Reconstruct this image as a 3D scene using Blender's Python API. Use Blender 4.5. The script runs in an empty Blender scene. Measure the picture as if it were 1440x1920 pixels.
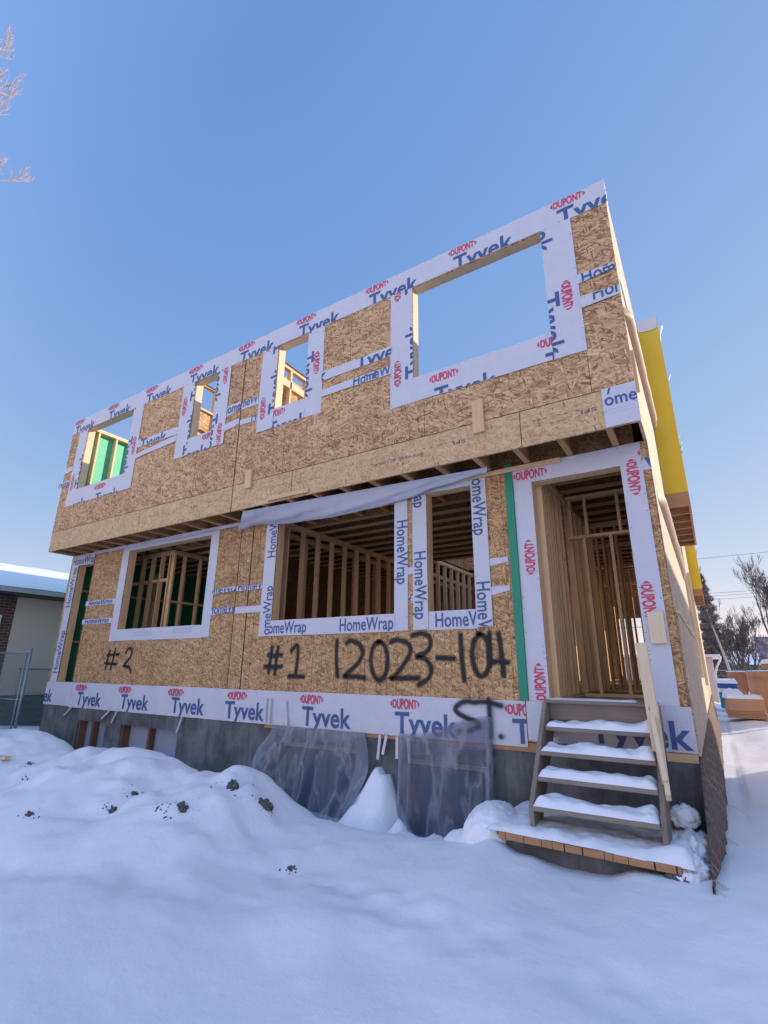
import bpy, bmesh, math, random
from mathutils import Vector, Matrix, noise as mn
R = math.radians
rnd = random.Random(7)
scn = bpy.context.scene
COL = scn.collection

# ------------------------------------------------------------------ tagging
def tag(o, label=None, cat=None, group=None, kind=None):
    if label: o['label'] = label
    if cat: o['category'] = cat
    if group: o['group'] = group
    if kind: o['kind'] = kind
    return o

def empty(name, loc, label, cat, group=None):
    o = bpy.data.objects.new(name, None)
    o.empty_display_size = .2
    COL.objects.link(o); o.location = loc
    return tag(o, label, cat, group)

def link_mesh(name, me, mat, parent=None, smooth=False):
    o = bpy.data.objects.new(name, me)
    COL.objects.link(o)
    if mat is not None:
        if isinstance(mat, (list, tuple)):
            for m in mat: me.materials.append(m)
        else: me.materials.append(mat)
    if smooth:
        for p in me.polygons: p.use_smooth = True
    if parent is not None:
        o.parent = parent
        # geometry is written in world coordinates; meshes themselves sit at the world origin
        o.matrix_parent_inverse = Matrix.Translation(-parent.location)
    return o

class MB:
    def __init__(s): s.v = []; s.f = []
    def box(s, x0, y0, z0, x1, y1, z1):
        n = len(s.v)
        s.v += [(x0,y0,z0),(x1,y0,z0),(x1,y1,z0),(x0,y1,z0),(x0,y0,z1),(x1,y0,z1),(x1,y1,z1),(x0,y1,z1)]
        for q in ((0,3,2,1),(4,5,6,7),(0,1,5,4),(1,2,6,5),(2,3,7,6),(3,0,4,7)): s.f.append(tuple(n+i for i in q))
        return s
    def beam(s, a, b, w, h, up=(0,0,1)):
        a = Vector(a); b = Vector(b); d = (b-a).normalized(); up = Vector(up)
        if abs(d.dot(up)) > .98: up = Vector((0,1,0))
        r = d.cross(up).normalized(); u = r.cross(d).normalized(); n = len(s.v)
        for p in (a, b):
            for i, j in ((-1,-1),(1,-1),(1,1),(-1,1)):
                s.v.append(tuple(p + r*(i*w/2) + u*(j*h/2)))
        for q in ((3,2,1,0),(4,5,6,7),(0,1,5,4),(1,2,6,5),(2,3,7,6),(3,0,4,7)): s.f.append(tuple(n+i for i in q))
        return s
    def tube(s, pts, rads, k=6, cap=True):
        pts = [Vector(p) for p in pts]; n0 = len(s.v); prev = None
        for i, p in enumerate(pts):
            d = (pts[min(i+1, len(pts)-1)] - pts[max(i-1, 0)])
            d = d.normalized() if d.length > 1e-9 else Vector((0,0,1))
            if prev is None:
                a = Vector((0,0,1)) if abs(d.z) < .9 else Vector((1,0,0))
                prev = d.cross(a).normalized()
            else:
                prev = (prev - d*prev.dot(d)).normalized()
            b = d.cross(prev); r = rads[i] if hasattr(rads, '__len__') else rads
            for j in range(k):
                t = 2*math.pi*j/k
                s.v.append(tuple(p + prev*(r*math.cos(t)) + b*(r*math.sin(t))))
        for i in range(len(pts)-1):
            for j in range(k):
                a = n0+i*k+j; b2 = n0+i*k+(j+1) % k
                s.f.append((a, b2, b2+k, a+k))
        if cap:
            s.f.append(tuple(n0+j for j in range(k-1, -1, -1)))
            s.f.append(tuple(n0+(len(pts)-1)*k+j for j in range(k)))
        return s
    def quad(s, a, b, c, d):
        n = len(s.v); s.v += [tuple(a), tuple(b), tuple(c), tuple(d)]; s.f.append((n, n+1, n+2, n+3)); return s
    def tri(s, a, b, c):
        n = len(s.v); s.v += [tuple(a), tuple(b), tuple(c)]; s.f.append((n, n+1, n+2)); return s
    def grid(s, nu, nv, fn):
        n = len(s.v)
        for j in range(nv+1):
            for i in range(nu+1): s.v.append(tuple(fn(i/nu, j/nv)))
        for j in range(nv):
            for i in range(nu):
                a = n+j*(nu+1)+i; s.f.append((a, a+1, a+nu+2, a+nu+1))
        return s
    def build(s, name, mat, parent=None, smooth=False, bevel=0, jitter=0):
        me = bpy.data.meshes.new(name); me.from_pydata(s.v, [], s.f); me.update()
        if bevel:
            bm = bmesh.new(); bm.from_mesh(me)
            bmesh.ops.bevel(bm, geom=bm.edges[:], offset=bevel, segments=1, affect='EDGES', profile=.5)
            bm.to_mesh(me); bm.free()
        return link_mesh(name, me, mat, parent, smooth)

def fbm(x, y, z=0., sc=1., oc=4):
    t = 0; a = 1; n = 0
    for i in range(oc):
        t += a*mn.noise(Vector((x*sc, y*sc, z*sc+7.3*i))); n += a; a *= .5; sc *= 2.1
    return t/n

def interp(pts, x):
    if x <= pts[0][0]: return pts[0][1]
    for (a, b), (c, d) in zip(pts, pts[1:]):
        if x <= c:
            t = (x-a)/(c-a); t = t*t*(3-2*t)
            return b+(d-b)*t
    return pts[-1][1]

def sst(a, b, x):
    t = max(0., min(1., (x-a)/(b-a))); return t*t*(3-2*t)

# ------------------------------------------------------------------ materials
class NT:
    def __init__(s, name):
        s.m = bpy.data.materials.new(name); s.m.use_nodes = True
        s.t = s.m.node_tree; s.n = s.t.nodes; s.l = s.t.links
        s.b = s.n['Principled BSDF']; s.out = s.n['Material Output']
    def add(s, typ, inp=None, **kw):
        n = s.n.new(typ)
        for k, v in kw.items(): setattr(n, k, v)
        for k, v in (inp or {}).items():
            if hasattr(v, 'is_linked') or isinstance(v, bpy.types.NodeSocket): s.l.new(v, n.inputs[k])
            else: n.inputs[k].default_value = v
        return n
    def math(s, op, a, b=0., c=None):
        d = {0: a, 1: b}
        if c is not None: d[2] = c
        return s.add('ShaderNodeMath', d, operation=op).outputs[0]
    def coord(s): return s.add('ShaderNodeTexCoord').outputs['Object']
    def mapping(s, v, sc=(1,1,1), rot=(0,0,0), loc=(0,0,0)):
        return s.add('ShaderNodeMapping', {'Vector': v, 'Scale': sc, 'Rotation': rot, 'Location': loc}).outputs[0]
    def noise(s, v, scale=5., detail=4., rough=.55):
        return s.add('ShaderNodeTexNoise', {'Vector': v, 'Scale': scale, 'Detail': detail, 'Roughness': rough}).outputs['Fac']
    def ramp(s, fac, stops):
        r = s.add('ShaderNodeValToRGB', {'Fac': fac}); e = r.color_ramp.elements
        while len(e) < len(stops): e.new(.5)
        for q, (p, c) in zip(e, stops): q.position = p; q.color = (*c, 1) if len(c) == 3 else c
        return r.outputs[0]
    def mix(s, fac, a, b, mode='MIX'):
        n = s.add('ShaderNodeMix', data_type='RGBA', blend_type=mode)
        for i, v in ((0, fac), (6, a), (7, b)):
            if isinstance(v, bpy.types.NodeSocket): s.l.new(v, n.inputs[i])
            else: n.inputs[i].default_value = v if i == 0 else (*v, 1)
        return n.outputs[2]
    def bump(s, h, strength=.3, dist=.01):
        n = s.add('ShaderNodeBump', {'Height': h, 'Strength': strength, 'Distance': dist})
        s.l.new(n.outputs[0], s.b.inputs['Normal']); return n
    def set(s, **kw):
        for k, v in kw.items():
            k = k.replace('_', ' ')
            if isinstance(v, bpy.types.NodeSocket): s.l.new(v, s.b.inputs[k])
            else: s.b.inputs[k].default_value = (*v, 1) if isinstance(v, tuple) and len(v) == 3 else v
        return s.m

MAT = {}
def osb(name, stops, sc=1., lines=False, bump=.35):
    t = NT(name); c = t.coord(); sx = t.add('ShaderNodeSeparateXYZ', {0: c})
    u = t.math('ADD', sx.outputs[0], sx.outputs[1])
    p = t.add('ShaderNodeCombineXYZ', {0: u, 1: sx.outputs[2], 2: 0.}).outputs[0]
    wn = t.add('ShaderNodeTexNoise', {'Vector': p, 'Scale': 5., 'Detail': 2.})
    off = t.add('ShaderNodeVectorMath', {0: wn.outputs['Color'], 1: (.5,.5,.5)}, operation='SUBTRACT').outputs[0]
    off = t.add('ShaderNodeVectorMath', {0: off, 'Scale': .035}, operation='SCALE').outputs[0]
    p2 = t.add('ShaderNodeVectorMath', {0: p, 1: off}, operation='ADD').outputs[0]
    val = None; shade = None
    for k, (ang, fx, fy, th) in enumerate(((5,6,30,0),(-33,7,44,.45),(48,8,52,.55),(-68,8,60,.62),(17,5.5,38,.58),(84,9,64,.72),(-14,7,70,.66),(33,12,90,.7))):
        q = t.mapping(p2, rot=(0,0,R(ang)), loc=(k*.37, k*.21, 0))
        q = t.mapping(q, sc=(fx*sc, fy*sc, 1), loc=(k*3.7, k*1.9, 0))
        vo = t.add('ShaderNodeTexVoronoi', {'Vector': q, 'Scale': 1., 'Randomness': 1.}, voronoi_dimensions='2D')
        s2 = t.add('ShaderNodeSeparateColor', {0: vo.outputs['Color']})
        # soft shading across each strand
        v1 = t.math('MULTIPLY_ADD', vo.outputs['Distance'], -.16, s2.outputs[0])
        if val is None: val = v1
        else:
            pres = t.math('MULTIPLY', t.math('GREATER_THAN', s2.outputs[1], th), t.math('LESS_THAN', vo.outputs['Distance'], .52))
            val = t.add('ShaderNodeMix', {0: pres, 2: val, 3: v1}).outputs[0]
    gr = t.noise(t.mapping(p2, sc=(40,190,1), rot=(0,0,R(12))), 1., 4., .65)
    big = t.noise(p, 1.1, 3., .6); med = t.noise(p, 7., 3., .6)
    f = t.math('MULTIPLY_ADD', gr, .20, t.math('MULTIPLY', val, .72))
    f = t.math('MULTIPLY_ADD', big, .20, t.math('SUBTRACT', f, .08))
    f = t.math('MULTIPLY_ADD', med, .16, t.math('SUBTRACT', f, .06))
    colr = t.ramp(f, stops)
    if lines:
        x = sx.outputs[0]; msk = None
        for per, o_, w in ((.4064,.11,.0042),(.4877,.03,.0036),(.6096,.31,.0036)):
            fr = t.math('FRACT', t.math('DIVIDE', t.math('ADD', x, 20+o_), per))
            m = t.math('LESS_THAN', fr, w/per*1.3)
            msk = m if msk is None else t.math('MAXIMUM', msk, m)
        fade = t.math('MULTIPLY', msk, t.math('MULTIPLY_ADD', t.noise(p, 5., 2.), 1.3, .08))
        colr = t.mix(fade, colr, (.07,.045,.03))
    # factory flecks: short dark splinters
    q = t.mapping(t.mapping(p2, rot=(0,0,R(80))), sc=(9*sc,70*sc,1))
    vo = t.add('ShaderNodeTexVoronoi', {'Vector': q, 'Scale': 1.}, voronoi_dimensions='2D'); s3 = t.add('ShaderNodeSeparateColor', {0: vo.outputs['Color']})
    fl = t.math('MULTIPLY', t.math('GREATER_THAN', s3.outputs[0], .955), t.math('LESS_THAN', vo.outputs['Distance'], .33))
    colr = t.mix(t.math('MULTIPLY', fl, .75), colr, (.09,.05,.03))
    st = t.noise(t.mapping(p, sc=(1,.35,1)), 2.1, 5., .65)
    colr = t.mix(t.math('MULTIPLY', t.math('SUBTRACT', st, .45), 1.2), colr, (.66,.58,.50), 'MULTIPLY')
    pid = t.add('ShaderNodeCombineXYZ', {0: t.math('FLOOR', t.math('DIVIDE', t.math('ADD', u, .12), 2.26)), 1: t.math('FLOOR', t.math('DIVIDE', sx.outputs[2], 1.22))}).outputs[0]
    wv = t.add('ShaderNodeTexWhiteNoise', {'Vector': pid}).outputs['Value']
    colr = t.mix(t.math('MULTIPLY', wv, .30), colr, (.60,.56,.52), 'MULTIPLY')
    t.bump(f, bump, .004)
    return t.set(Base_Color=colr, Roughness=.75)

def wood(name, axis, c0, c1, knots=True):
    t = NT(name); c = t.coord()
    oi = t.add('ShaderNodeObjectInfo').outputs['Random']
    sh = t.math('MULTIPLY', oi, 37.)
    c = t.add('ShaderNodeVectorMath', {0: c, 1: t.add('ShaderNodeCombineXYZ', {0: sh, 1: sh, 2: sh}).outputs[0]}, operation='ADD').outputs[0]
    s = {'x': (1.2,26,26), 'y': (26,1.2,26), 'z': (26,26,1.2)}[axis]
    n = t.noise(t.mapping(c, sc=s), 1.6, 5., .62)
    n2 = t.noise(c, 3.2, 3.)
    f = t.math('MULTIPLY_ADD', n2, .5, t.math('MULTIPLY', n, .7))
    f = t.math('MULTIPLY_ADD', oi, .22, t.math('SUBTRACT', f, .2))
    col = t.ramp(f, [(.15, c0), (.5, tuple((a+b)/2 for a, b in zip(c0, c1))), (.85, c1)])
    if knots:
        sv = {'x': (1,4,4), 'y': (4,1,4), 'z': (4,4,1)}[axis]
        v = t.add('ShaderNodeTexVoronoi', {'Vector': t.mapping(c, sc=sv), 'Scale': 3.}).outputs['Distance']
        k = t.math('LESS_THAN', v, .09)
        col = t.mix(t.math('MULTIPLY', k, .7), col, (.13,.07,.035))
    t.bump(n, .25, .003)
    return t.set(Base_Color=col, Roughness=.7)

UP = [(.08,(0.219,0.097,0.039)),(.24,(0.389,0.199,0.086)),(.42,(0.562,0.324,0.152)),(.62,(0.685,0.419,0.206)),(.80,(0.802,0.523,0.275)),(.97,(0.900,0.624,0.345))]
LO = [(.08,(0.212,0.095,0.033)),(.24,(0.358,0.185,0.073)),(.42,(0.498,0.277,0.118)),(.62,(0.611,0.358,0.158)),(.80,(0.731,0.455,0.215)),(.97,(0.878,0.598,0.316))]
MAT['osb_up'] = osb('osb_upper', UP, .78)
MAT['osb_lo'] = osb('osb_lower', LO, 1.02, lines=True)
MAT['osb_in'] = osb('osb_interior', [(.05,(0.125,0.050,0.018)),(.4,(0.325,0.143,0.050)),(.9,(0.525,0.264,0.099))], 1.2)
MAT['buck'] = wood('dark_brown_lumber', 'z', (.12,.055,.025), (.24,.12,.06), False)  # darker brown lumber for the foundation window bucks
MAT['osb_dark'] = osb('osb_shaded', [(.05,(.07,.03,.012)),(.4,(.17,.08,.03)),(.9,(.28,.14,.06))], 1.2)  # darkened copy of the board, shade between joists put into the colour
MAT['rim'] = osb('rim_board_osb', [(.05,(0.440,0.264,0.118)),(.4,(0.648,0.417,0.209)),(.9,(0.816,0.562,0.307))], 1.1)
MAT['osb_side'] = osb('side_sheathing', [(.05,(.40,.27,.16)),(.4,(.60,.46,.31)),(.9,(.76,.63,.46))], 1.)  # board whitened in colour to stand for strong sun on the side wall
for a in 'xyz':
    MAT['w'+a] = wood('lumber_'+a, a, (.60,.36,.165), (.86,.58,.315))
    MAT['g'+a] = wood('grey_lumber_'+a, a, (.17,.132,.10), (.34,.275,.215))
    MAT['f'+a] = wood('fresh_sunlit_lumber_'+a, a, (.68,.50,.30), (.84,.68,.46))  # fresh pale lumber, whitened further to stand for sun on the upper framing
MAT['flange'] = wood('joist_flange', 'x', (.46,.215,.08), (.66,.36,.15), False)
MAT['edge'] = wood('plywood_edge', 'x', (.36,.17,.075), (.54,.29,.14), False)
MAT['fence'] = wood('fence_boards', 'z', (.26,.10,.045), (.45,.20,.095), False)
MAT['fencepale'] = wood('pale_fence_boards', 'z', (.40,.22,.13), (.55,.33,.20), False)

def m_wrap():
    t = NT('white_house_wrap'); c = t.coord()
    n = t.noise(c, 2.2, 4., .6); n2 = t.noise(t.mapping(c, sc=(1,1,.4)), 9., 3., .6)
    h = t.math('MULTIPLY_ADD', n2, .35, n); t.bump(h, .8, .035)
    col = t.mix(t.noise(c, 4., 5., .7), (.66,.645,.68), (.55,.545,.59))
    return t.set(Base_Color=col, Roughness=.55)
MAT['wrap'] = m_wrap()
def plain(name, col, rough=.6, var=.25, scale=8., metal=0., bump=0.):
    t = NT(name); c = t.coord(); n = t.noise(c, scale, 5., .6)
    k = t.mix(n, tuple(v*(1-var) for v in col), tuple(min(1, v*(1+var)) for v in col))
    if bump: t.bump(n, bump, .01)
    return t.set(Base_Color=k, Roughness=rough, Metallic=metal)
MAT['blue'] = plain('blue_ink', (.05,.10,.25), .5, .2, 20)
MAT['red'] = plain('red_ink', (.62,.05,.12), .5, .2, 20)
MAT['ink'] = plain('grey_print', (.11,.10,.12), .6, .2)
MAT['greyprint'] = plain('pale_print', (.36,.38,.48), .6, .2)
MAT['dark'] = plain('dark_gap', (.025,.02,.018), .9)
MAT['staple'] = plain('staple_metal', (.10,.10,.11), .5)
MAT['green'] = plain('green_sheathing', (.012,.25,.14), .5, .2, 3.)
MAT['greenin'] = plain('lit_green_sheathing', (.08,.52,.30), .5, .15, 3.)  # lighter copy of the green, sunlight on the upper wall put into the colour
MAT['yellow'] = plain('yellow_sheathing', (.80,.53,.02), .5, .08, 3.)
MAT['strap'] = plain('galvanised_strap', (.55,.57,.60), .4, .2, 20, .3)
MAT['galv'] = plain('galvanised_steel', (.26,.30,.31), .45, .2, 20, .5)
MAT['foam'] = plain('grey_foam_panel', (.30,.33,.40), .7, .1, 2.)
MAT['bluedark'] = plain('dark_blue_backing', (.035,.055,.11), .25, .3, 3.)
MAT['brown'] = plain('dark_brown_trim', (.055,.035,.03), .6)
MAT['white'] = plain('white_paint', (.75,.75,.76), .5, .06)
MAT['stucco'] = plain('grey_stucco', (.66,.50,.41), .9, .15, 30., 0, .5)
MAT['siding'] = plain('grey_siding', (.12,.125,.12), .8, .2, 4.)
MAT['kraft'] = plain('kraft_wrap', (.50,.34,.22), .6, .15, 5., 0, .4)
MAT['orange'] = plain('orange_plastic', (.85,.12,.03), .5, .2)
MAT['tarp'] = plain('blue_tarp', (.02,.10,.33), .4, .2)
MAT['teal'] = plain('teal_tarp', (.02,.20,.22), .4, .2)
MAT['card'] = wood('orange_panel_stack', 'x', (.52,.30,.17), (.64,.41,.26), False)
MAT['bark'] = plain('bark', (.105,.085,.075), .9, .3, 20., 0, .5)
MAT['frostbark'] = plain('frosted_twig', (.46,.34,.31), .8, .3, 30.)
MAT['spruce'] = plain('spruce_needles', (.20,.155,.13), .8, .4, 3.)
MAT['wire'] = plain('cable', (.05,.05,.055), .7)
MAT['gutter'] = plain('pale_gutter', (.42,.40,.39), .5)
def m_brick():
    t = NT('red_brick'); c = t.coord(); s = t.add('ShaderNodeSeparateXYZ', {0: c})
    p = t.add('ShaderNodeCombineXYZ', {0: t.math('ADD', s.outputs[0], s.outputs[1]), 1: s.outputs[2]}).outputs[0]
    b = t.add('ShaderNodeTexBrick', {'Vector': p, 'Color1': (.16,.055,.04,1), 'Color2': (.10,.04,.03,1), 'Mortar': (.22,.19,.17,1),
              'Scale': 1., 'Mortar Size': .006, 'Brick Width': .22, 'Row Height': .075})
    return t.set(Base_Color=b.outputs['Color'], Roughness=.85)
MAT['brick'] = m_brick()
def m_concrete():
    t = NT('concrete'); c = t.coord()
    n = t.noise(c, 2.5, 8., .65); st = t.noise(t.mapping(c, sc=(7,7,.7)), 1.4, 6., .7); pits = t.noise(c, 45., 4., .7)
    col = t.ramp(t.math('MULTIPLY_ADD', st, .38, t.math('MULTIPLY', n, .68)), [(.36,(.055,.054,.056)),(.52,(.115,.112,.112)),(.66,(.19,.185,.185)),(.80,(.29,.285,.285))])
    col = t.mix(t.math('MULTIPLY', t.math('GREATER_THAN', pits, .68), .5), col, (.08,.08,.08))
    t.bump(t.math('MULTIPLY_ADD', pits, .6, n), .5, .012)
    return t.set(Base_Color=col, Roughness=.85)
MAT['conc'] = m_concrete()
def m_snow():
    t = NT('snow'); c = t.coord()
    n = t.noise(c, 5., 6., .62); n2 = t.noise(c, 30., 6., .72); n3 = t.noise(c, 180., 3., .7)
    h = t.math('MULTIPLY_ADD', n2, .15, n); h = t.math('MULTIPLY_ADD', n3, .05, h)
    t.bump(h, .38, .04)
    col = t.mix(t.noise(c, 1.4, 5., .6), (.93,.925,.94), (.86,.86,.885))
    m = t.set(Base_Color=col, Roughness=.55)
    t.b.inputs['Specular IOR Level'].default_value = .25
    return m
MAT['snow'] = m_snow()
def m_dirt(name, cs, frost=.5):
    t = NT(name); c = t.coord(); n = t.noise(c, 14., 8., .7); n2 = t.noise(c, 60., 4., .7)
    col = t.ramp(n, [(.3, cs[0]), (.6, cs[1]), (.8, cs[2])])
    col = t.mix(t.math('MULTIPLY', t.math('GREATER_THAN', n2, .6), frost), col, (.6,.6,.66))
    t.bump(t.math('MULTIPLY_ADD', n2, .5, n), .9, .03)
    return t.set(Base_Color=col, Roughness=.95)
MAT['dirt'] = m_dirt('frozen_dirt', ((.05,.045,.042),(.15,.14,.13),(.30,.295,.29)))
def m_bank():
    t = NT('soil_bank'); c = t.coord()
    n = t.noise(t.mapping(c, sc=(30,30,4)), 1.2, 7., .75); n2 = t.noise(c, 30., 5., .7)
    col = t.ramp(t.math('MULTIPLY_ADD', n2, .4, t.math('MULTIPLY', n, .6)), [(.30,(.06,.036,.026)),(.48,(.20,.135,.10)),(.66,(.42,.32,.26))])
    t.bump(n, 1., .05)
    return t.set(Base_Color=col, Roughness=.95)
MAT['bank'] = m_bank()
def m_poly():
    t = NT('clear_poly_film'); c = t.coord()
    n = t.noise(t.mapping(c, sc=(1.6,1.6,.6)), 1.7, 3., .5); n2 = t.noise(c, 3.5, 4., .55)
    h = t.math('MULTIPLY_ADD', n2, .35, n)
    bp = t.bump(h, .6, .06)
    t.set(Base_Color=(.40,.41,.47), Roughness=.14)
    t.b.inputs['Transmission Weight'].default_value = 0
    tr = t.add('ShaderNodeBsdfTransparent', {0: (.80,.83,.90,1)})
    lw = t.add('ShaderNodeLayerWeight', {'Blend': .38}); t.l.new(bp.outputs[0], lw.inputs['Normal'])
    rid = t.math('SUBTRACT', 1., t.math('MULTIPLY', t.math('ABSOLUTE', t.math('SUBTRACT', n, .5)), 26.))   # crease lines
    rid = t.math('MAXIMUM', rid, 0.)
    f = t.math('MULTIPLY_ADD', lw.outputs['Facing'], .58, .14)
    f = t.math('MULTIPLY_ADD', rid, .22, f)
    f = t.math('MULTIPLY_ADD', t.math('MAXIMUM', t.math('SUBTRACT', n2, .50), 0.), .55, f); f = t.math('MINIMUM', f, .85)
    mx = t.add('ShaderNodeMixShader', {0: f, 1: tr.outputs[0], 2: t.b.outputs[0]})
    t.l.new(mx.outputs[0], t.out.inputs[0]); return t.m
MAT['poly'] = m_poly()
def m_spray():
    t = NT('black_spray_paint')
    a = t.add('ShaderNodeAttribute', attribute_name='cover').outputs['Fac']
    n = t.noise(t.coord(), 160., 3., .7)
    f = t.math('MULTIPLY', a, t.math('MULTIPLY_ADD', n, .9, .62)); f = t.math('MINIMUM', f, .97)
    t.set(Base_Color=(.012,.011,.012), Roughness=.7)
    tr = t.add('ShaderNodeBsdfTransparent')
    mx = t.add('ShaderNodeMixShader', {0: f, 1: tr.outputs[0], 2: t.b.outputs[0]})
    t.l.new(mx.outputs[0], t.out.inputs[0]); return t.m
MAT['spray'] = m_spray()
def m_pic():
    t = NT('mottled_banner'); c = t.coord(); n = t.noise(c, 2.2, 6., .7)
    return t.set(Base_Color=t.ramp(n, [(.35,(.05,.045,.07)),(.5,(.17,.13,.19)),(.65,(.34,.36,.48))]), Roughness=.4)
MAT['pic'] = m_pic()

# ------------------------------------------------------------------ camera, sky, sun
cam = bpy.data.cameras.new('camera'); co = bpy.data.objects.new('camera', cam); COL.objects.link(co)
yaw, pit, rol = R(-32.38), R(17.39), R(.50)
fw = Vector((math.sin(yaw)*math.cos(pit), math.cos(yaw)*math.cos(pit), math.sin(pit)))
r0 = Vector((math.cos(yaw), -math.sin(yaw), 0)); u0 = r0.cross(fw)
r1 = r0*math.cos(rol)+u0*math.sin(rol); u1 = -r0*math.sin(rol)+u0*math.cos(rol)
CAM = Vector((11.844, -5.098, .306))
mw = Matrix((r1, u1, -fw)).transposed().to_4x4(); mw.translation = CAM
co.matrix_world = mw
cam.sensor_fit = 'VERTICAL'; cam.sensor_height = 36.; cam.lens = 940.1/1920*36
cam.clip_start = .05; cam.clip_end = 3000
scn.camera = co

SAZ, SEL = R(42), R(19.5)       # from +x towards +y, elevation
sd = Vector((math.cos(SAZ)*math.cos(SEL), math.sin(SAZ)*math.cos(SEL), math.sin(SEL)))
sun = bpy.data.lights.new('sun', 'SUN'); so = bpy.data.objects.new('sun', sun); COL.objects.link(so)
so.rotation_euler = sd.to_track_quat('Z', 'Y').to_euler()
sun.energy = 5.0; sun.angle = R(.5); sun.color = (1., .88, .74)
w = bpy.data.worlds.new('World'); scn.world = w; w.use_nodes = True
wt = w.node_tree; bg = wt.nodes['Background']
sky = wt.nodes.new('ShaderNodeTexSky'); sky.sky_type = 'NISHITA'; sky.sun_disc = False
sky.sun_elevation = SEL; sky.sun_rotation = math.pi/2-SAZ
sky.air_density = 1.0; sky.dust_density = .25; sky.ozone_density = 1.6; sky.altitude = 600
hs = wt.nodes.new('ShaderNodeHueSaturation'); hs.inputs['Saturation'].default_value = .95; hs.inputs['Hue'].default_value = .5
wt.links.new(sky.outputs[0], hs.inputs['Color'])
# added sky gain in the unseen half behind the camera brightens snow and facade
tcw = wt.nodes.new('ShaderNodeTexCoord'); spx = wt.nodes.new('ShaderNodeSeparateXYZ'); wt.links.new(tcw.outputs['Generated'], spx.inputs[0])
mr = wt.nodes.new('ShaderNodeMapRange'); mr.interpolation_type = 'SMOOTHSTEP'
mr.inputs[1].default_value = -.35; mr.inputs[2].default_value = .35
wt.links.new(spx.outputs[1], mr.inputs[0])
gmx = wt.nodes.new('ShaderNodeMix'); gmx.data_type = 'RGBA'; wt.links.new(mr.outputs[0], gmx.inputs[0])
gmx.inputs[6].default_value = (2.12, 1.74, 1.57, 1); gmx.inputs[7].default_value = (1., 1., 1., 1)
def wmath(op, a_, b_):
    n_ = wt.nodes.new('ShaderNodeMath'); n_.operation = op
    for i_, q in ((0, a_), (1, b_)):
        if isinstance(q, bpy.types.NodeSocket): wt.links.new(q, n_.inputs[i_])
        else: n_.inputs[i_].default_value = q
    return n_.outputs[0]
ss = wt.nodes.new('ShaderNodeSeparateColor'); wt.links.new(hs.outputs[0], ss.inputs[0])
cc = wt.nodes.new('ShaderNodeCombineColor')
for i_, (gain, pv, ex) in enumerate(((1.8, 1.02, .76), (2.3, 2.07, .47), (2.9, 4.6, .16))):   # haze flattens the range of the clear-sky model
    wt.links.new(wmath('MULTIPLY', wmath('POWER', wmath('DIVIDE', wmath('MULTIPLY', ss.outputs[i_], gain), pv), ex), pv), cc.inputs[i_])
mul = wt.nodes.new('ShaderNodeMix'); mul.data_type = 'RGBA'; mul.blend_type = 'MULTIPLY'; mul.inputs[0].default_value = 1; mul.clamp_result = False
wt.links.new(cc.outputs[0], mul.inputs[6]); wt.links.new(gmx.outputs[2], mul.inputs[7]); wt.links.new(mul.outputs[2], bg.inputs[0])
bg.inputs[1].default_value = .15
scn.view_settings.view_transform = 'Standard'; scn.view_settings.look = 'None'; scn.view_settings.exposure = 0

# ------------------------------------------------------------------ lettering
_tc = {}
def glyphs(text, bold=.02):
    """2-D faces of a word, normalised so the capital height is 1"""
    if (text, bold) in _tc: return _tc[(text, bold)]
    out = []
    for s in (text, 'H'):
        cu = bpy.data.curves.new('w', 'FONT'); cu.body = s; cu.offset = bold; cu.resolution_u = 5; cu.space_character = 1.02
        o = bpy.data.objects.new('w', cu); COL.objects.link(o)
        dg = bpy.context.evaluated_depsgraph_get(); dg.update()
        me = bpy.data.meshes.new_from_object(o.evaluated_get(dg))
        out.append(([v.co.copy() for v in me.vertices], [tuple(p.vertices) for p in me.polygons]))
        bpy.data.objects.remove(o); bpy.data.curves.remove(cu); bpy.data.meshes.remove(me)
    hh = max(v.y for v in out[1][0]); V, F = out[0]; x0 = min(v.x for v in V)
    V = [((v.x-x0)/hh, v.y/hh) for v in V]; wd = max(v[0] for v in V)
    _tc[(text, bold)] = (V, F, wd); return _tc[(text, bold)]

def logo_word():
    V, F, wd = glyphs('DUPONT', .04)
    vv = []
    for x, y in V:
        t = x/wd*2-1; h = .62+.38*math.sqrt(max(0, 1-t*t*.92))
        vv.append((.09+.82*x/wd, .5+(y-.5)*h))
    F = list(F)
    for s in (0, 1):
        n = len(vv)
        for a, b in ((0,.5),(.035,.70),(.068,.80),(.068,.20),(.035,.30)): vv.append((a if s == 0 else 1-a, b))
        F.append((n, n+1, n+2, n+3, n+4))
    return vv, F

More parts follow.
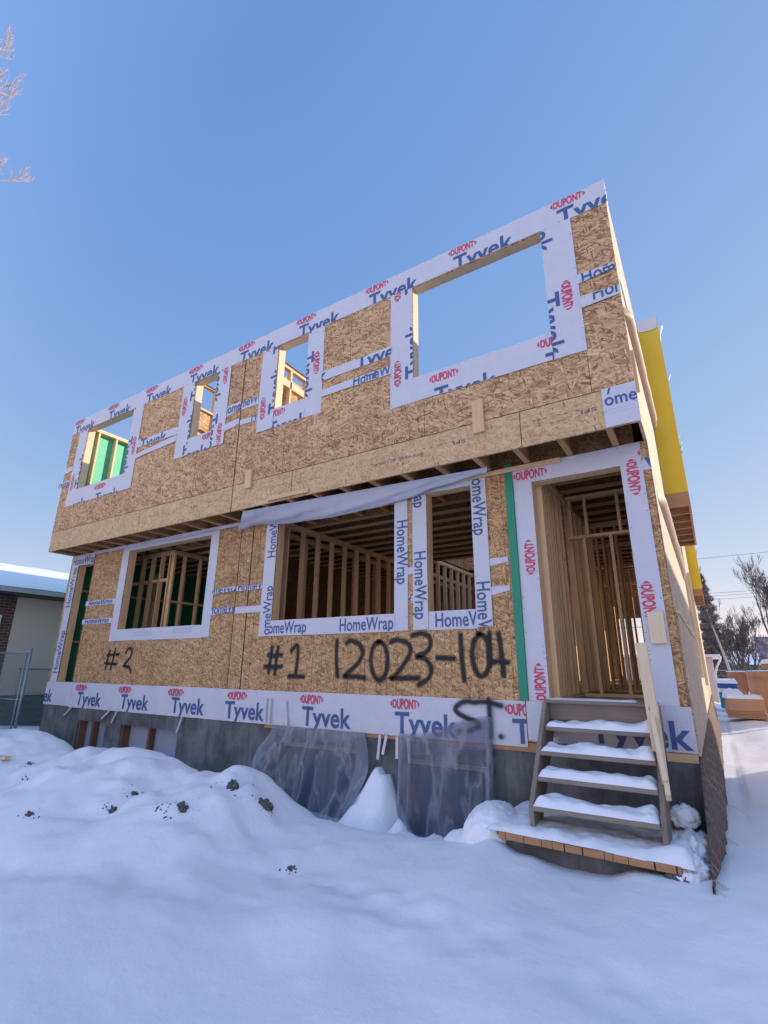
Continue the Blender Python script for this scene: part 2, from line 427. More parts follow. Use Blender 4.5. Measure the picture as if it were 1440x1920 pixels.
def lettering(items, rect, y, name, mat, parent):
    """items: (text, x, z, width, height, rot) in facade coordinates; clipped to rect"""
    bm = bmesh.new()
    for text, x, z, wd, hg, rot in items:
        if text == 'DUPONT': V, F = logo_word(); V = [(a*wd, b*hg) for a, b in V]
        else:
            V, F, w0 = glyphs(text, .022 if text == 'Tyvek' else .014); V = [(a/w0*wd, b*hg) for a, b in V]
        c, s = math.cos(R(rot)), math.sin(R(rot))
        vs = [bm.verts.new((x+a*c-b*s, y if not callable(y) else 0., z+a*s+b*c)) for a, b in V]
        for f in F:
            try: bm.faces.new([vs[i] for i in f])
            except ValueError: pass
    if rect:
        x0, z0, x1, z1 = rect
        for co_, no in (((x0,0,0),(-1,0,0)),((x1,0,0),(1,0,0)),((0,0,z0),(0,0,-1)),((0,0,z1),(0,0,1))):
            bmesh.ops.bisect_plane(bm, geom=bm.verts[:]+bm.edges[:]+bm.faces[:], plane_co=co_, plane_no=no, clear_outer=True)
    if not bm.faces: bm.free(); return
    if callable(y):
        bmesh.ops.triangulate(bm, faces=bm.faces[:])
        for _ in range(3):
            es = [e for e in bm.edges if e.calc_length() > .045]
            if not es: break
            bmesh.ops.subdivide_edges(bm, edges=es, cuts=1)
            bmesh.ops.triangulate(bm, faces=[f for f in bm.faces if len(f.verts) > 3])
        for v in bm.verts: v.co.y = y(v.co.x, v.co.z)
    for f in bm.faces:
        f.normal_update()
        if f.normal.y > 0: f.normal_flip()
    me = bpy.data.meshes.new(name); bm.to_mesh(me); bm.free()
    return link_mesh(name, me, mat, parent)

# ------------------------------------------------------------------ the duplex
W, S, ZT, ZB, ZR, XJ, DEPTH = 11.6, .523, 5.783, 2.665, 3.10, 5.731, 17.2
house = empty('duplex_house', (W/2, 0, 0), 'two-storey wood-framed duplex under construction, roofless, with bare strand board and white wrap', 'house')

def panel(name, axis, a0, a1, z0, z1, holes, p0, p1, mat, parent):
    """wall sheet with rectangular openings. axis 'x': runs along x, thickness y p0..p1"""
    xs = sorted(set([a0, a1]+[h for q in holes for h in (q[0], q[2]) if a0 < h < a1]))
    zs = sorted(set([z0, z1]+[h for q in holes for h in (q[1], q[3]) if z0 < h < z1]))
    solid = {}
    for i in range(len(xs)-1):
        for j in range(len(zs)-1):
            cx, cz = (xs[i]+xs[i+1])/2, (zs[j]+zs[j+1])/2
            solid[i, j] = not any(q[0] < cx < q[2] and q[1] < cz < q[3] for q in holes)
    mb = MB()
    def P(a, p, z): return (a, p, z) if axis == 'x' else ((p, a, z) if axis == 'y' else (a, z, p))
    for (i, j), s in solid.items():
        if not s: continue
        A, B, C_, D = xs[i], xs[i+1], zs[j], zs[j+1]
        mb.quad(P(A,p0,C_), P(B,p0,C_), P(B,p0,D), P(A,p0,D)); mb.quad(P(A,p1,D), P(B,p1,D), P(B,p1,C_), P(A,p1,C_))
        if not solid.get((i-1, j)): mb.quad(P(A,p1,C_), P(A,p0,C_), P(A,p0,D), P(A,p1,D))
        if not solid.get((i+1, j)): mb.quad(P(B,p0,C_), P(B,p1,C_), P(B,p1,D), P(B,p0,D))
        if not solid.get((i, j-1)): mb.quad(P(A,p1,C_), P(B,p1,C_), P(B,p0,C_), P(A,p0,C_))
        if not solid.get((i, j+1)): mb.quad(P(A,p0,D), P(B,p0,D), P(B,p1,D), P(A,p1,D))
    return mb.build(name, mat, parent)

# openings (x0, z0, x1, z1)
UW = [(.695,3.98,2.439,5.43), (4.42,4.26,5.03,5.43), (6.52,4.26,7.16,5.43), (9.054,3.98,10.844,5.43)]
LW = [(2.226,.988,4.689,2.536), (6.283,.988,8.454,2.536), (8.945,.988,9.577,2.536)]
DR = (10.343, .0, 11.308, 2.426)
DL = (.354, .0, .959, 2.414)
G2 = .013
for a, b in ((0, XJ-G2), (XJ+G2, W)):
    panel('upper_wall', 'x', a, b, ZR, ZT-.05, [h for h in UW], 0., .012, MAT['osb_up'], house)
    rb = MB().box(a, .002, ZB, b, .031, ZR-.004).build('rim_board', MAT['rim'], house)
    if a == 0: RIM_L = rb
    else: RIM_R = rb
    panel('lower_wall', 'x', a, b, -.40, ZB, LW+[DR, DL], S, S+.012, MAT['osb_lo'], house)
# dark joints between sheets
def joint(x0, z0, x1, z1, y): MB().box(x0, y-.0012, z0, x1, y+.001, z1).build('sheet_joint', MAT['dark'], house)
for x, z0, z1 in ((4.70,3.11,3.90),(9.205,3.11,3.62),(6.79,3.11,3.9),(2.42,3.11,3.6),(8.0,4.62,5.44),(11.19,3.11,3.6)):
    joint(x-.0025, z0, x+.0025, z1, 0.)
for x in (3.24, 10.41, 7.0): joint(x-.004, ZB+.002, x+.004, ZR-.005, .002)
joint(0, ZR-.0045, W, ZR+.002, 0.)
for x in (5.42, 8.0, 2.98, 10.08): joint(x-.002, -.0, x+.002, .95, S)
MB().box(5.44, S-.002, .0, 5.452, S+.001, ZB).build('sheet_joint', MAT['dark'], house)
for y0, z0, z1 in ((.0135, ZR, ZT-.06), (.0325, ZB+.003, ZR-.01), (S+.0135, -.3, ZB-.01)):  # dark backing strips added to keep light out of the unit gap
    MB().box(XJ-.035, y0, z0, XJ+.035, y0+.003, z1).build('sheet_joint', MAT['dark'], house)
# short dark slots where the tongue-and-groove sheets lock
sl = MB()
for k in range(60):
    x = .15+.19*k+rnd.uniform(-.02, .02); z = rnd.choice((3.42, 3.42, 3.43))
    if not any(h[0]-.4 < x < h[2]+.4 for h in UW[:1]+UW[3:]) : sl.box(x-.0025, -.0012, z, x+.0025, .0008, z+.035)
tag(sl.build('sheet_slot', MAT['dark'], house), kind='stuff')

# 2x6 frames round the openings
def frame(op, y0, d=.14, t=.038, sill=True, mat='w'):
    x0, z0, x1, z1 = op
    mb = MB()
    e = .002
    mb.box(x0-t, y0, z0-t, x0+e, y0+d, z1+t); mb.box(x1-e, y0, z0-t, x1+t, y0+d, z1+t)
    mb.box(x0+e+.0005, y0+.001, z1-e, x1-e-.0005, y0+d-.001, z1+.15)
    if sill: mb.box(x0+e+.0005, y0+.001, z0-t, x1-e-.0005, y0+d-.001, z0+e)
    return mb.build('window_frame' if sill else 'door_frame', MAT[mat+'z'], house, bevel=.002)
for o_ in UW: frame(o_, .013, mat='f')
for o_ in LW: frame(o_, S+.013)
frame(DR, S+.013, sill=False); frame(DL, S+.013, sill=False)

# ---- house wrap pieces
_wk = [0]
def wrap(plane, x0, z0, x1, z1, blue=(), red=(), skew=None, ink=(), amp=.007):
    _wk[0] += 1
    base = {'U': 0., 'L': S}[plane]
    y = base-.0035-.0013*(_wk[0] % 9)
    mb = MB(); nx = max(2, int((x1-x0)/.06)); nz = max(2, int((z1-z0)/.06))
    sd_ = rnd.random()*50
    sk = skew or (0,0,0,0)
    def surf(x, z): return y-amp*max(0, fbm(x, z*.6, sd_, 2.2)+.1)-amp*.8*max(0, fbm(x*.8+z*.9, z*.5-x*.3, sd_+9, 4.5, 2))
    def ts(x, z): return surf(x, z)-.0028-amp*.10
    def fn(u, v):
        jag = .006*fbm(u*(x1-x0), sd_, 0, 3.)*(1 if v < .01 or v > .99 else 0)
        zz = z0+(z1-z0)*v+(sk[0]*(1-u)+sk[1]*u)*(1-v)+(sk[2]*(1-u)+sk[3]*u)*v+jag
        xx = x0+(x1-x0)*u
        return (xx, surf(xx, zz), zz)
    mb.grid(nx, nz, fn)
    if x1-x0 > .1 and z1-z0 > .1:
        n0 = len(mb.f)
        for i in range(int((x1-x0+z1-z0)*5)):
            q = rnd.random()
            if x1-x0 > z1-z0: px, pz = x0+q*(x1-x0), rnd.choice((z0+.02, z1-.02))
            else: px, pz = rnd.choice((x0+.02, x1-.02)), z0+q*(z1-z0)
            mb.box(px-.009, y-.004, pz-.0018, px+.009, y-.0025, pz+.0018)
    else: n0 = len(mb.f)
    o = mb.build('house_wrap', (MAT['wrap'], MAT['staple']), house, smooth=True)
    for pl in o.data.polygons[n0:]: pl.material_index = 1
    r = (x0+.001, z0+.004, x1-.001, z1-.004)
    for b in blue: lettering([b], r, ts, 'blue_word', MAT['blue'], o)
    for b in red: lettering([b], r, lambda a, b_: ts(a, b_)-.0002, 'red_logo', MAT['red'], o)
    for b in ink: lettering([b], r, ts, 'fine_print', MAT['greyprint'], o)
    return o
TY, HW, DP = 'Tyvek', 'HomeWrap', 'DUPONT'
TW, TH = .82, .235
def ty(x, z, rot=0, w_=TW): return (TY, x, z, w_, TH, rot)
def dp(x, z, rot=0): return (DP, x, z, .41, .115, rot)
def hw(x, z, rot=0): return (HW, x, z, .86, .165, rot)

# top band
wrap('U', -.01, 5.445, W+.012, ZT, [ty(.10+1.37*k, 5.40) for k in range(9)], [dp(.03+1.37*k, 5.668) for k in range(9)], amp=.010)
# upper window surrounds: left strip, right strip, bottom strip
def surround(op, l, r_, zb, lz, rz, bx, dlz, drz, dbx):
    x0, z0, x1, z1 = op
    wrap('U', l, zb, x0, 5.452, [ty(x0+.115, z, 90) for z in lz], [dp(l+.17, z, 90) for z in dlz])
    wrap('U', x1, zb, r_, 5.450, [ty(x1-.10, z, -90) for z in rz], [dp(r_-.19, z, -90) for z in drz])
    wrap('U', x0-.01, zb+.002, x1+.01, z0, [ty(x, zb-.13) for x in bx], [dp(x, zb+.19) for x in dbx])
surround(UW[0], .34, 2.79, 3.62, [4.02, 5.40], [4.78, 6.2], [.35, 1.55], [3.98, 5.40], [4.75], [1.45])
surround(UW[1], 4.05, 5.38, 3.93, [3.95, 5.05], [5.62, 4.55], [4.15, 5.55], [4.78, 3.5], [5.52, 4.35], [4.02, 4.8])
surround(UW[2], 6.16, 7.49, 3.92, [4.18, 5.3], [5.05, 6.2], [6.42, 7.9], [4.12, 5.4], [5.02], [6.36])
surround(UW[3], 8.70, 11.20, 3.62, [3.99, 5.36], [4.49, 5.93], [9.36, 10.76], [3.92, 5.30], [4.60, 6.0], [9.29, 10.68])
# horizontal seam tapes of the upper storey
wrap('U', -.14, 4.49, .345, 4.60, skew=(-.06,0,-.02,0)); wrap('U', -.16, 4.12, .345, 4.24, [hw(-.12, 4.15)], skew=(0,.04,0,.02))
wrap('U', 2.78, 4.46, 4.06, 4.62, [ty(2.9, 4.38)], skew=(0,-.02,0,-.02)); wrap('U', 2.78, 4.20, 4.06, 4.34, skew=(.03,.1,-.02,.09), amp=.02)
wrap('U', 5.37, 4.44, 5.72, 4.63, [hw(5.28, 4.48)], skew=(-.02,.06,0,0), amp=.02); wrap('U', 5.745, 4.46, 6.17, 4.61, [hw(5.50, 4.50)])
wrap('U', 5.36, 4.17, 5.72, 4.29, skew=(-.03,.04,0,.02), amp=.03); wrap('U', 5.745, 4.15, 6.17, 4.25, [hw(6.02, 4.17)], skew=(.02,0,.02,-.02))
wrap('U', 7.48, 4.445, 8.71, 4.605, [ty(8.12, 4.405), ty(6.75, 4.42)]); wrap('U', 7.48, 4.165, 8.71, 4.29, [hw(8.08, 4.16), ty(8.2, 4.27)], skew=(.01,-.01,0,0))
wrap('U', 11.19, 4.495, 11.585, 4.61, [hw(11.24, 4.47), ty(11.40, 4.60)], skew=(-.01,.04,0,-.01), amp=.01); wrap('U', 11.19, 4.17, W+.005, 4.30, [hw(11.33, 4.21)], skew=(-.01,.01,.01,0), amp=.01)
# piece over the right corner of the rim
wrap('U', 11.28, 2.66, W+.004, 3.10, [('ome', 11.30, 2.90, .30, .135, 0), ('/', 11.33, 3.03, .06, .12, 0)], ink=[('- - - - - - - - -', 11.31, 2.80, .27, .02, 0), ('------------------', 11.30, 2.845, .28, .015, 0)], amp=.008)

# lower windows
C3, A3, B3 = LW
for zz in (1.,):
    pr_ = '= = = = = = = = = = = ='
    wrap('L', 2.0, .77, C3[0], 2.655); wrap('L', C3[2], .78, 4.90, 2.66)
    wrap('L', C3[0]-.01, .775, C3[2]+.01, C3[1], ink=[(pr_, 2.8, .84, .55, .05, 0), (pr_, 2.8, .89, .55, .05, 0), (pr_, 3.95, .86, .5, .05, 0), (pr_, 3.95, .91, .5, .05, 0)])
    wrap('L', C3[0]-.01, C3[3], C3[2]+.01, 2.655, ink=[(pr_, 3.45, 2.57, .8, .03, 0)])
wrap('L', 6.04, .765, A3[0], 2.53, [hw(6.27, 1.97, 90), hw(6.27, .66, 90)])
wrap('L', A3[2], .77, 8.66, 2.53, [hw(8.50, 2.22, -90)])
wrap('L', 8.735, .775, B3[0], 2.53, [hw(8.765, 1.76, -90), hw(8.765, 3.22, -90)])
wrap('L', B3[2], .78, 9.775, 2.655, [hw(9.60, 2.73, -90), hw(9.60, 1.30, -90)])
wrap('L', A3[0]-.01, .762, A3[2]+.01, A3[1], [hw(6.13, .80), hw(7.585, .795)])
wrap('L', B3[0]-.01, .764, B3[2]+.01, B3[1], [hw(9.04, .80)])
wrap('L', 8.66, 1.48, 8.735, 1.57); wrap('L', 8.66, 1.14, 8.735, 1.20, [hw(8.1, 1.1)])
wrap('L', 8.45, 2.536, 9.6, 2.655, amp=.01)
for a, b, z in ((.93,2.01,(1.50,1.60)), (.92,2.01,(1.13,1.225))):
    wrap('L', a, z[0], b, z[1], [hw(a+.12, z[0]-.03)], skew=(0,-.01,0,0))
wrap('L', 4.89, 1.48, 5.43, 1.56, [hw(4.7, 1.475)], skew=(-.01,.03,-.01,.02), amp=.015); wrap('L', 5.46, 1.49, 6.05, 1.57, [hw(5.50, 1.475)], skew=(0,0,0,0), amp=.008)
wrap('L', 4.92, 1.13, 5.43, 1.25, [hw(4.86, 1.15)], skew=(0,.04,0,0), amp=.015); wrap('L', 5.46, 1.135, 6.05, 1.235, amp=.008)
wrap('L', 9.77, 1.48, 10.0, 1.57, skew=(0,.03,0,0), amp=.012); wrap('L', 9.77, 1.13, 10.0, 1.235, skew=(0,.05,0,0), amp=.012)
# doors
wrap('L', 10.125, .0, DR[0], 2.66, red=[dp(10.31, 1.33, 90), dp(10.31, -.03, 90)])
wrap('L', DR[2], .0, 11.52, 2.66, red=[dp(11.365, 2.48, -90), dp(11.335, 1.17, -90)])
wrap('L', 10.12, DR[3], 11.525, 2.655, red=[dp(10.13, 2.475), dp(11.49, 2.475)])
wrap('L', 11.52, 2.33, W, 2.47, [ty(11.2, 2.34)])
wrap('L', .10, .0, DL[0], 2.6, [hw(.31, 1.52, 90), hw(.31, .17, 90)])
wrap('L', .08, DL[3], .96, 2.655, [hw(.13, 2.44)], amp=.01)
# skirt band
wrap('L', -.03, -.44, 1.0, .0, [ty(-.53, -.385)], [dp(-.66, -.17)], amp=.022)
wrap('L', .97, -.455, 5.33, .0, [ty(1.27+1.45*k, -.40) for k in range(3)], [dp(1.14+1.45*k, -.145) for k in range(3)], amp=.024)
wrap('L', 5.30, -.455, 10.08, -.005, [ty(5.47, -.41), ty(7.0, -.42), ty(8.47, -.42), ty(9.93, -.42)], [dp(5.5+1.45*k, -.15) for k in range(4)], amp=.026)
wrap('L', 10.09, -.39, W+.005, -.002, [ty(10.70, -.36, 0, .88)], [dp(10.74, -.08)], amp=.014)

# green strip beside the door, wood blocks, straps
MB().box(10.03, S-.03, .0, 10.122, S-.003, 2.70).build('green_strip', MAT['green'], house)
for x0, z0, x1, z1, y in ((9.86,2.95,10.0,3.38,-.04),(6.04,2.98,6.17,3.28,-.04),(6.55,2.69,7.35,2.75,-.035)):
    MB().box(x0, y, z0, x1, -.001, z1).build('wood_block', MAT['wz' if z1-z0 > .1 else 'wx'], house, bevel=.003)
MB().box(11.36, S-.055, .56, 11.5, S-.016, .86).build('wood_block', MAT['fz'], house, bevel=.003)
MB().box(9.05, S-.05, 2.60, 10.7, S-.02, 2.655).build('wood_block', MAT['wx'], house, bevel=.003)
for x0, z0, x1, z1 in ((1.17,-.45,.95,-.61),(2.48,-.45,2.26,-.60),(2.71,-.45,2.59,-.65),(4.52,-.45,4.43,-.69),(8.28,-.46,8.25,-.73),(8.37,-.46,8.32,-.67),(8.52,-.46,8.52,-.70),(8.67,-.46,8.69,-.73),(6.33,-.1,6.34,-.44),(6.42,-.1,6.42,-.44),(6.70,-.12,6.76,-.44)):
    MB().beam((x0, S-.045, z0), (x1, S-.05, z1), .036, .004, (0,1,0)).build('tie_strap', MAT['strap'], house)

# loose sheet of wrap hanging over the window heads
def flap(u, v):
    A = Vector((5.92+3.95*u, .09+.26*u, 2.662)); zb_ = interp([(0,2.50),(.1,2.54),(.3,2.46),(.45,2.435),(.62,2.455),(.75,2.50),(.85,2.58),(1,2.66)], u)
    B_ = Vector((5.38+4.42*u, S-.05, zb_))
    p = A.lerp(B_, v); sag = math.sin(math.pi*v)
    p.z -= .05*sag*(1-.4*u)+.022*fbm(u*7, v*1.4, 2., 1.6)*sag+.012*math.sin(v*8+u*17)*sag
    p.y -= .03*abs(fbm(u*9, v*2, 12., 1.4))*v
    return p
MB().grid(90, 14, flap).build('loose_wrap_sheet', MAT['wrap'], house, smooth=True)
# strip of wrap crumpled along the wall top, left unit
MB().grid(60, 4, lambda u, v: (.9+u*4.5, S-.03-.02*fbm(u*9, v, 1, 1.5), 2.60+.065*v+.01*fbm(u*20, 3))).build('loose_wrap_sheet', MAT['wrap'], house, smooth=True)

# print on the rim
def stamp(items, parent):
    for it in items: lettering([it], None, .0008, 'rim_print', MAT['ink'], parent)
stamp([('Trus Joist 1 1/8" TJ® Rim Board', 8.40, 2.85, .78, .045, 0), ('SFI', 11.22, 2.93, .16, .045, 180), ('= - = = -- = ==', 11.05, 2.955, .5, .03, 180), ('== = - =', 10.9, 2.88, .3, .025, 180),
       ('SFI', 9.75, 2.93, .16, .045, 180), ('= - = == - = - =', 9.6, 2.95, .42, .035, 180), ('- = - = = -', 6.9, 2.93, .35, .03, 180), ('=- = - = ==', 7.5, 2.90, .4, .03, 180)], RIM_R)
stamp([('= -- = - = ==', 4.0, 2.93, .45, .03, 180), ('SFI', 4.9, 2.92, .18, .045, 180), ('- = - ==', 5.45, 2.93, .3, .03, 180)], RIM_L)

# ---- spray-painted numbers
def strokes(name, polys, wd, y, parent):
    V, F, cov = [], [], []
    for k, pts in enumerate(polys):
        P = [Vector((a, b)) for a, b in pts]
        d = []
        for i in range(len(P)-1):                 # Catmull-Rom
            p0, p1, p2, p3 = P[max(i-1,0)], P[i], P[i+1], P[min(i+2,len(P)-1)]
            for s in range(8):
                t = s/8
                d.append(.5*((2*p1)+(-p0+p2)*t+(2*p0-5*p1+4*p2-p3)*t*t+(-p0+3*p1-3*p2+p3)*t**3))
        d.append(P[-1])
        yy = y-.0012*(k % 4)
        ends = [0., .25, .6, .9, 1.]
        prof = [(-1.15,0.),(-.72,.45),(-.38,.95),(0,1.),(.38,.95),(.72,.45),(1.2,0.)]
        # rounded soft caps
        t0 = (d[1]-d[0]).normalized(); t1 = (d[-1]-d[-2]).normalized()
        d = [d[0]-t0*wd*.5, d[0]-t0*wd*.25]+d+[d[-1]+t1*wd*.25, d[-1]+t1*wd*.5]
        n = len(d); base = len(V)
        for i, p in enumerate(d):
            t = (d[min(i+1,n-1)]-d[max(i-1,0)]).normalized(); nn = Vector((-t.y, t.x))
            e = {0:0., 1:.6, n-1:0., n-2:.6}.get(i, 1.)
            wv = wd*.5*(1+.12*mn.noise(Vector((p.x*9, p.y*9, k))))*(.7 if i in (0, n-1) else 1)
            for o_, c in prof:
                q = p+nn*(o_*wv); V.append((q.x, yy, q.y)); cov.append(c*e*(.92+.1*mn.noise(Vector((p.x*5, p.y*5, 3+k)))))
        m = len(prof)
        for i in range(n-1):
            for j in range(m-1):
                a = base+i*m+j; F.append((a, a+1, a+m+1, a+m))
    me = bpy.data.meshes.new(name); me.from_pydata(V, [], F); me.update()
    at = me.attributes.new('cover', 'FLOAT', 'POINT')
    for i, c in enumerate(cov): at.data[i].value = c
    return link_mesh(name, me, MAT['spray'], parent)
LWL = [o for o in house.children if o.name.startswith('lower_wall')]
YS = S-.003
# '#2'
strokes('spray_number', [[(2.10,.60),(2.07,.44),(2.05,.27)],[(2.28,.63),(2.25,.45),(2.22,.26)],[(2.03,.51),(2.2,.52),(2.42,.53)],[(1.99,.37),(2.18,.36),(2.38,.35)],
        [(2.63,.55),(2.70,.63),(2.80,.61),(2.82,.52),(2.74,.42),(2.62,.33),(2.72,.31),(2.80,.30),(2.88,.22)]], .068, YS, LWL[0])
# '#1'
strokes('spray_number', [[(6.34,.60),(6.32,.42),(6.30,.24)],[(6.46,.60),(6.44,.42),(6.43,.22)],[(6.27,.49),(6.38,.48),(6.54,.49)],[(6.22,.33),(6.38,.32),(6.55,.33)],
        [(6.72,.54),(6.83,.62),(6.85,.45),(6.83,.25)],[(6.70,.20),(6.82,.20),(6.98,.19)]], .078, YS, LWL[1])
# '12023-104'
def dig(x, pts, sx=1., sz=.52, z0=.18): return [(x+a*sx, z0+b*sz) for a, b in pts]
strokes('spray_number', [dig(7.54, [(0,.95),(.0,.5),(.03,.05)]),
   dig(7.70, [(0,.86),(.08,.93),(.22,.82),(.27,.6),(.18,.35),(.02,.12),(-.02,.05),(.12,.06),(.31,.03)]),
   dig(8.10, [(.14,.90),(.04,.78),(.0,.45),(.05,.10),(.14,-.02),(.23,.15),(.25,.55),(.19,.83),(.10,.90)]),
   dig(8.40, [(.0,.88),(.10,.92),(.25,.83),(.29,.65),(.22,.42),(.08,.12),(.0,.03),(.16,.04),(.40,.05)]),
   dig(8.71, [(.0,.95),(.12,1.0),(.24,.92),(.25,.72),(.18,.58),(.06,.50),(.18,.45),(.26,.26),(.22,.05),(.08,-.10)], 1., .55),
   dig(9.05, [(0,.50),(.10,.49),(.22,.48)]),
   dig(9.37, [(-.005,1.),(.0,.55),(.02,.02)]),
   dig(9.50, [(.11,1.),(.03,.85),(.0,.5),(.05,.18),(.13,.13),(.2,.35),(.2,.78),(.14,.98),(.08,1.01)]),
   dig(9.72, [(.0,1.03),(-.005,.72),(.0,.42),(.08,.42),(.2,.40)]),
   dig(9.83,[(.0,1.0),(.02,.6),(.03,.13)])], .076, YS-.001, LWL[1])
# 'ST.' on the skirt band
SK = [o for o in house.children if o.name.startswith('house_wrap')][-2]
strokes('spray_letters', [[(9.47,-.03),(9.38,-.04),(9.29,-.10),(9.30,-.15),(9.40,-.20),(9.52,-.235),(9.56,-.28),(9.46,-.33),(9.32,-.355)],[(9.50,-.04),(9.66,-.03),(9.83,-.065)],[(9.69,-.0),(9.69,-.2),(9.69,-.38)],[(9.80,-.365),(9.81,-.375)]], .070, S-.044, SK)

# ---- floor structure over the main storey
ZJ0, ZJ1 = ZB, ZR-.045
def ijoist(mb, a, b, fl=.064):
    (x0, y0), (x1, y1) = a, b
    for z0, z1, w_ in ((ZJ0, ZJ0+.038, fl), (ZJ0+.038, ZJ1-.038, .011), (ZJ1-.038, ZJ1, fl)):
        mb.beam((x0, y0, (z0+z1)/2), (x1, y1, (z0+z1)/2), w_, z1-z0)
x = .08
while x < W:
    if abs(x-XJ) > .03:
        mb = MB(); ijoist(mb, (x, .032), (x, 1.28)); mb.build('cantilever_joist', MAT['flange'], house)
    x += .4877
for a, b in ((.13, XJ-.02), (XJ+.02, W-.13)):
    MB().box(a, S+.06, ZB+.002, b, S+.075, ZJ1-.002).build('joist_blocking', MAT['osb_in'], house)
    MB().box(a, 1.285, ZB+.002, b, 1.33, ZJ1-.002).build('joist_blocking', MAT['osb_in'], house)
    y = 1.42
    while y < 16.9:
        hole = a > 5 and 5.2 < y < 8.6
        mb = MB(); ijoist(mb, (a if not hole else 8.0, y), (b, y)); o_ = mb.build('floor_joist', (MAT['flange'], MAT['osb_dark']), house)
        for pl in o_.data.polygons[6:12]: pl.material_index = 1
        y += .4064
# box ends under the overhang
for x0, x1 in ((0,.03), (W-.03,W)): MB().box(x0, .032, ZB+.001, x1, S, ZR-.005).build('rim_board', MAT['rim'], house)
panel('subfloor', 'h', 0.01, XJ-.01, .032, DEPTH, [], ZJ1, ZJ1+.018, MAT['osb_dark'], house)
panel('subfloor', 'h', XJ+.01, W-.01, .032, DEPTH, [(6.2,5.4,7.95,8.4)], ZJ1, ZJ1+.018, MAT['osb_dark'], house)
MB().box(.02, S+.16, -.03, W-.02, DEPTH, -.002).build('main_floor', MAT['osb_side'], house)
MB().box(.01, S+.012, -.42, W-.01, S+.155, -.001).build('sill_plate', MAT['wx'], house)

# ---- walls behind the front
panel('side_wall', 'y', .013, DEPTH, ZR-.004, ZT, [(6.8,4.1,8.2,5.4),(11,4.1,12.4,5.4)], W-.012, W, MAT['osb_side'], house)
panel('side_wall', 'y', S+.013, DEPTH, -.42, ZR-.006, [(7.6,.9,9.4,2.4),(10.0,.2,13.4,2.4)], W-.0115, W-.0005, MAT['osb_side'], house)  # larger rear opening added to let sun into the rooms
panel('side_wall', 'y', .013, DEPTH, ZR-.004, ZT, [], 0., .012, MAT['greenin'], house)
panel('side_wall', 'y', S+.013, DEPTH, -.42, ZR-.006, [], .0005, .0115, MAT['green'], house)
panel('back_wall', 'x', .013, W-.013, -.3, ZR, [(1,.0,3,2.3),(3.8,.9,5.2,2.3),(6.4,.9,8.0,2.3),(8.6,.0,11.,2.3)], DEPTH-.012, DEPTH, MAT['osb_side'], house)
panel('back_wall', 'x', .013, W-.013, ZR, ZT, [(1,4,3,5.4),(3.8,4,5.2,5.4),(6.4,4,8.0,5.4),(8.6,3.9,11.,5.4)], DEPTH-.012, DEPTH, MAT['osb_side'], house)
nst = [0]
FAR = MB()
def stud(x, y, z0, z1, sx, sy, m='w', far=False):
    if far:
        FAR.box(x-sx/2, y-sy/2, z0, x+sx/2, y+sy/2, z1); return
    nst[0] += 1
    MB().box(x-sx/2, y-sy/2, z0, x+sx/2, y+sy/2, z1).build('stud', MAT[m+'z'], house)
def plate(a, b, z, along, t=.038, d=.09, n=1, m='w'):
    for k in range(n):
        zz = z-k*(t+.0015)
        (MB().box(a[0], a[1]-d/2, zz-t, b[0], b[1]+d/2, zz) if along == 'x' else MB().box(a[0]-d/2, a[1], zz-t, b[0]+d/2, b[1], zz)).build('wall_plate', MAT[m+along], house)
# right main wall
for k in range(13): stud(W-.10, 1.0+k*.6, .04, 2.57, .14, .038, far=True)
plate((W-.1, S+.16), (W-.1, 9.), ZB-.004, 'y', d=.14, n=2); plate((W-.1, S+.16), (W-.1, 9.), .04, 'y', d=.14)
# party wall, right unit
for k in range(22):
    stud(6.08, .95+k*.4064, .04, 2.585, .09, .038)
plate((6.08, S+.17), (6.08, 11), ZB-.004, 'y', n=2); plate((6.08, S+.17), (6.08, 11), .04, 'y')
for k in range(9): stud(5.62, 1.15+k*.8, .04, 2.585, .09, .038, far=True)
plate((5.62, S+.17), (5.62, 9), ZB-.004, 'y', n=2)
# closet wall left of the door
for k, y in enumerate((.72,.80,.90,1.02,1.16,1.30,1.55,1.75,1.80)): stud(10.36-.003*k, y, .04, 2.585, .09, .038)
for k in range(5): stud(10.36, 2.2+.4064*k, .04, 2.585, .09, .038)
plate((10.36, S+.17), (10.36, 4.4), ZB-.004, 'y', n=2); plate((10.36, S+.17), (10.36, 4.4), .04, 'y')
# framed wall behind the door
plate((10.42, 1.9), (W-.17, 1.9), 2.62, 'x', n=1); plate((10.42, 1.9), (W-.17, 1.9), 2.05, 'x'); plate((10.42, 1.9), (W-.17, 1.9), .04, 'x')
for x in (10.33+.14, 10.67, 11.08): stud(x, 1.9, 2.0505, 2.581, .038, .09)
for x in (10.62, 10.95, 11.30): stud(x, 1.9, .0405, 2.011, .038, .09)
# further partitions seen past it
for y, xs in ((3.6, (8.6,9.4,9.8,10.50,10.60,10.80,11.02,11.22)), (5.2, (8.6,9.4,9.8,10.45,10.66,10.9,11.12,11.3)), (7.4, (8.9,9.7,10.1,10.5,10.9,11.25)), (10.2, (7.4,8.6,9.4,10.2,11.0))):
    plate((xs[0]-.1, y), (xs[-1]+.1, y), 2.66, 'x', n=2); plate((xs[0]-.1, y), (xs[-1]+.1, y), .04, 'x')
    for x in xs: stud(x, y, .041, 2.58, .038, .09, far=y > 5)
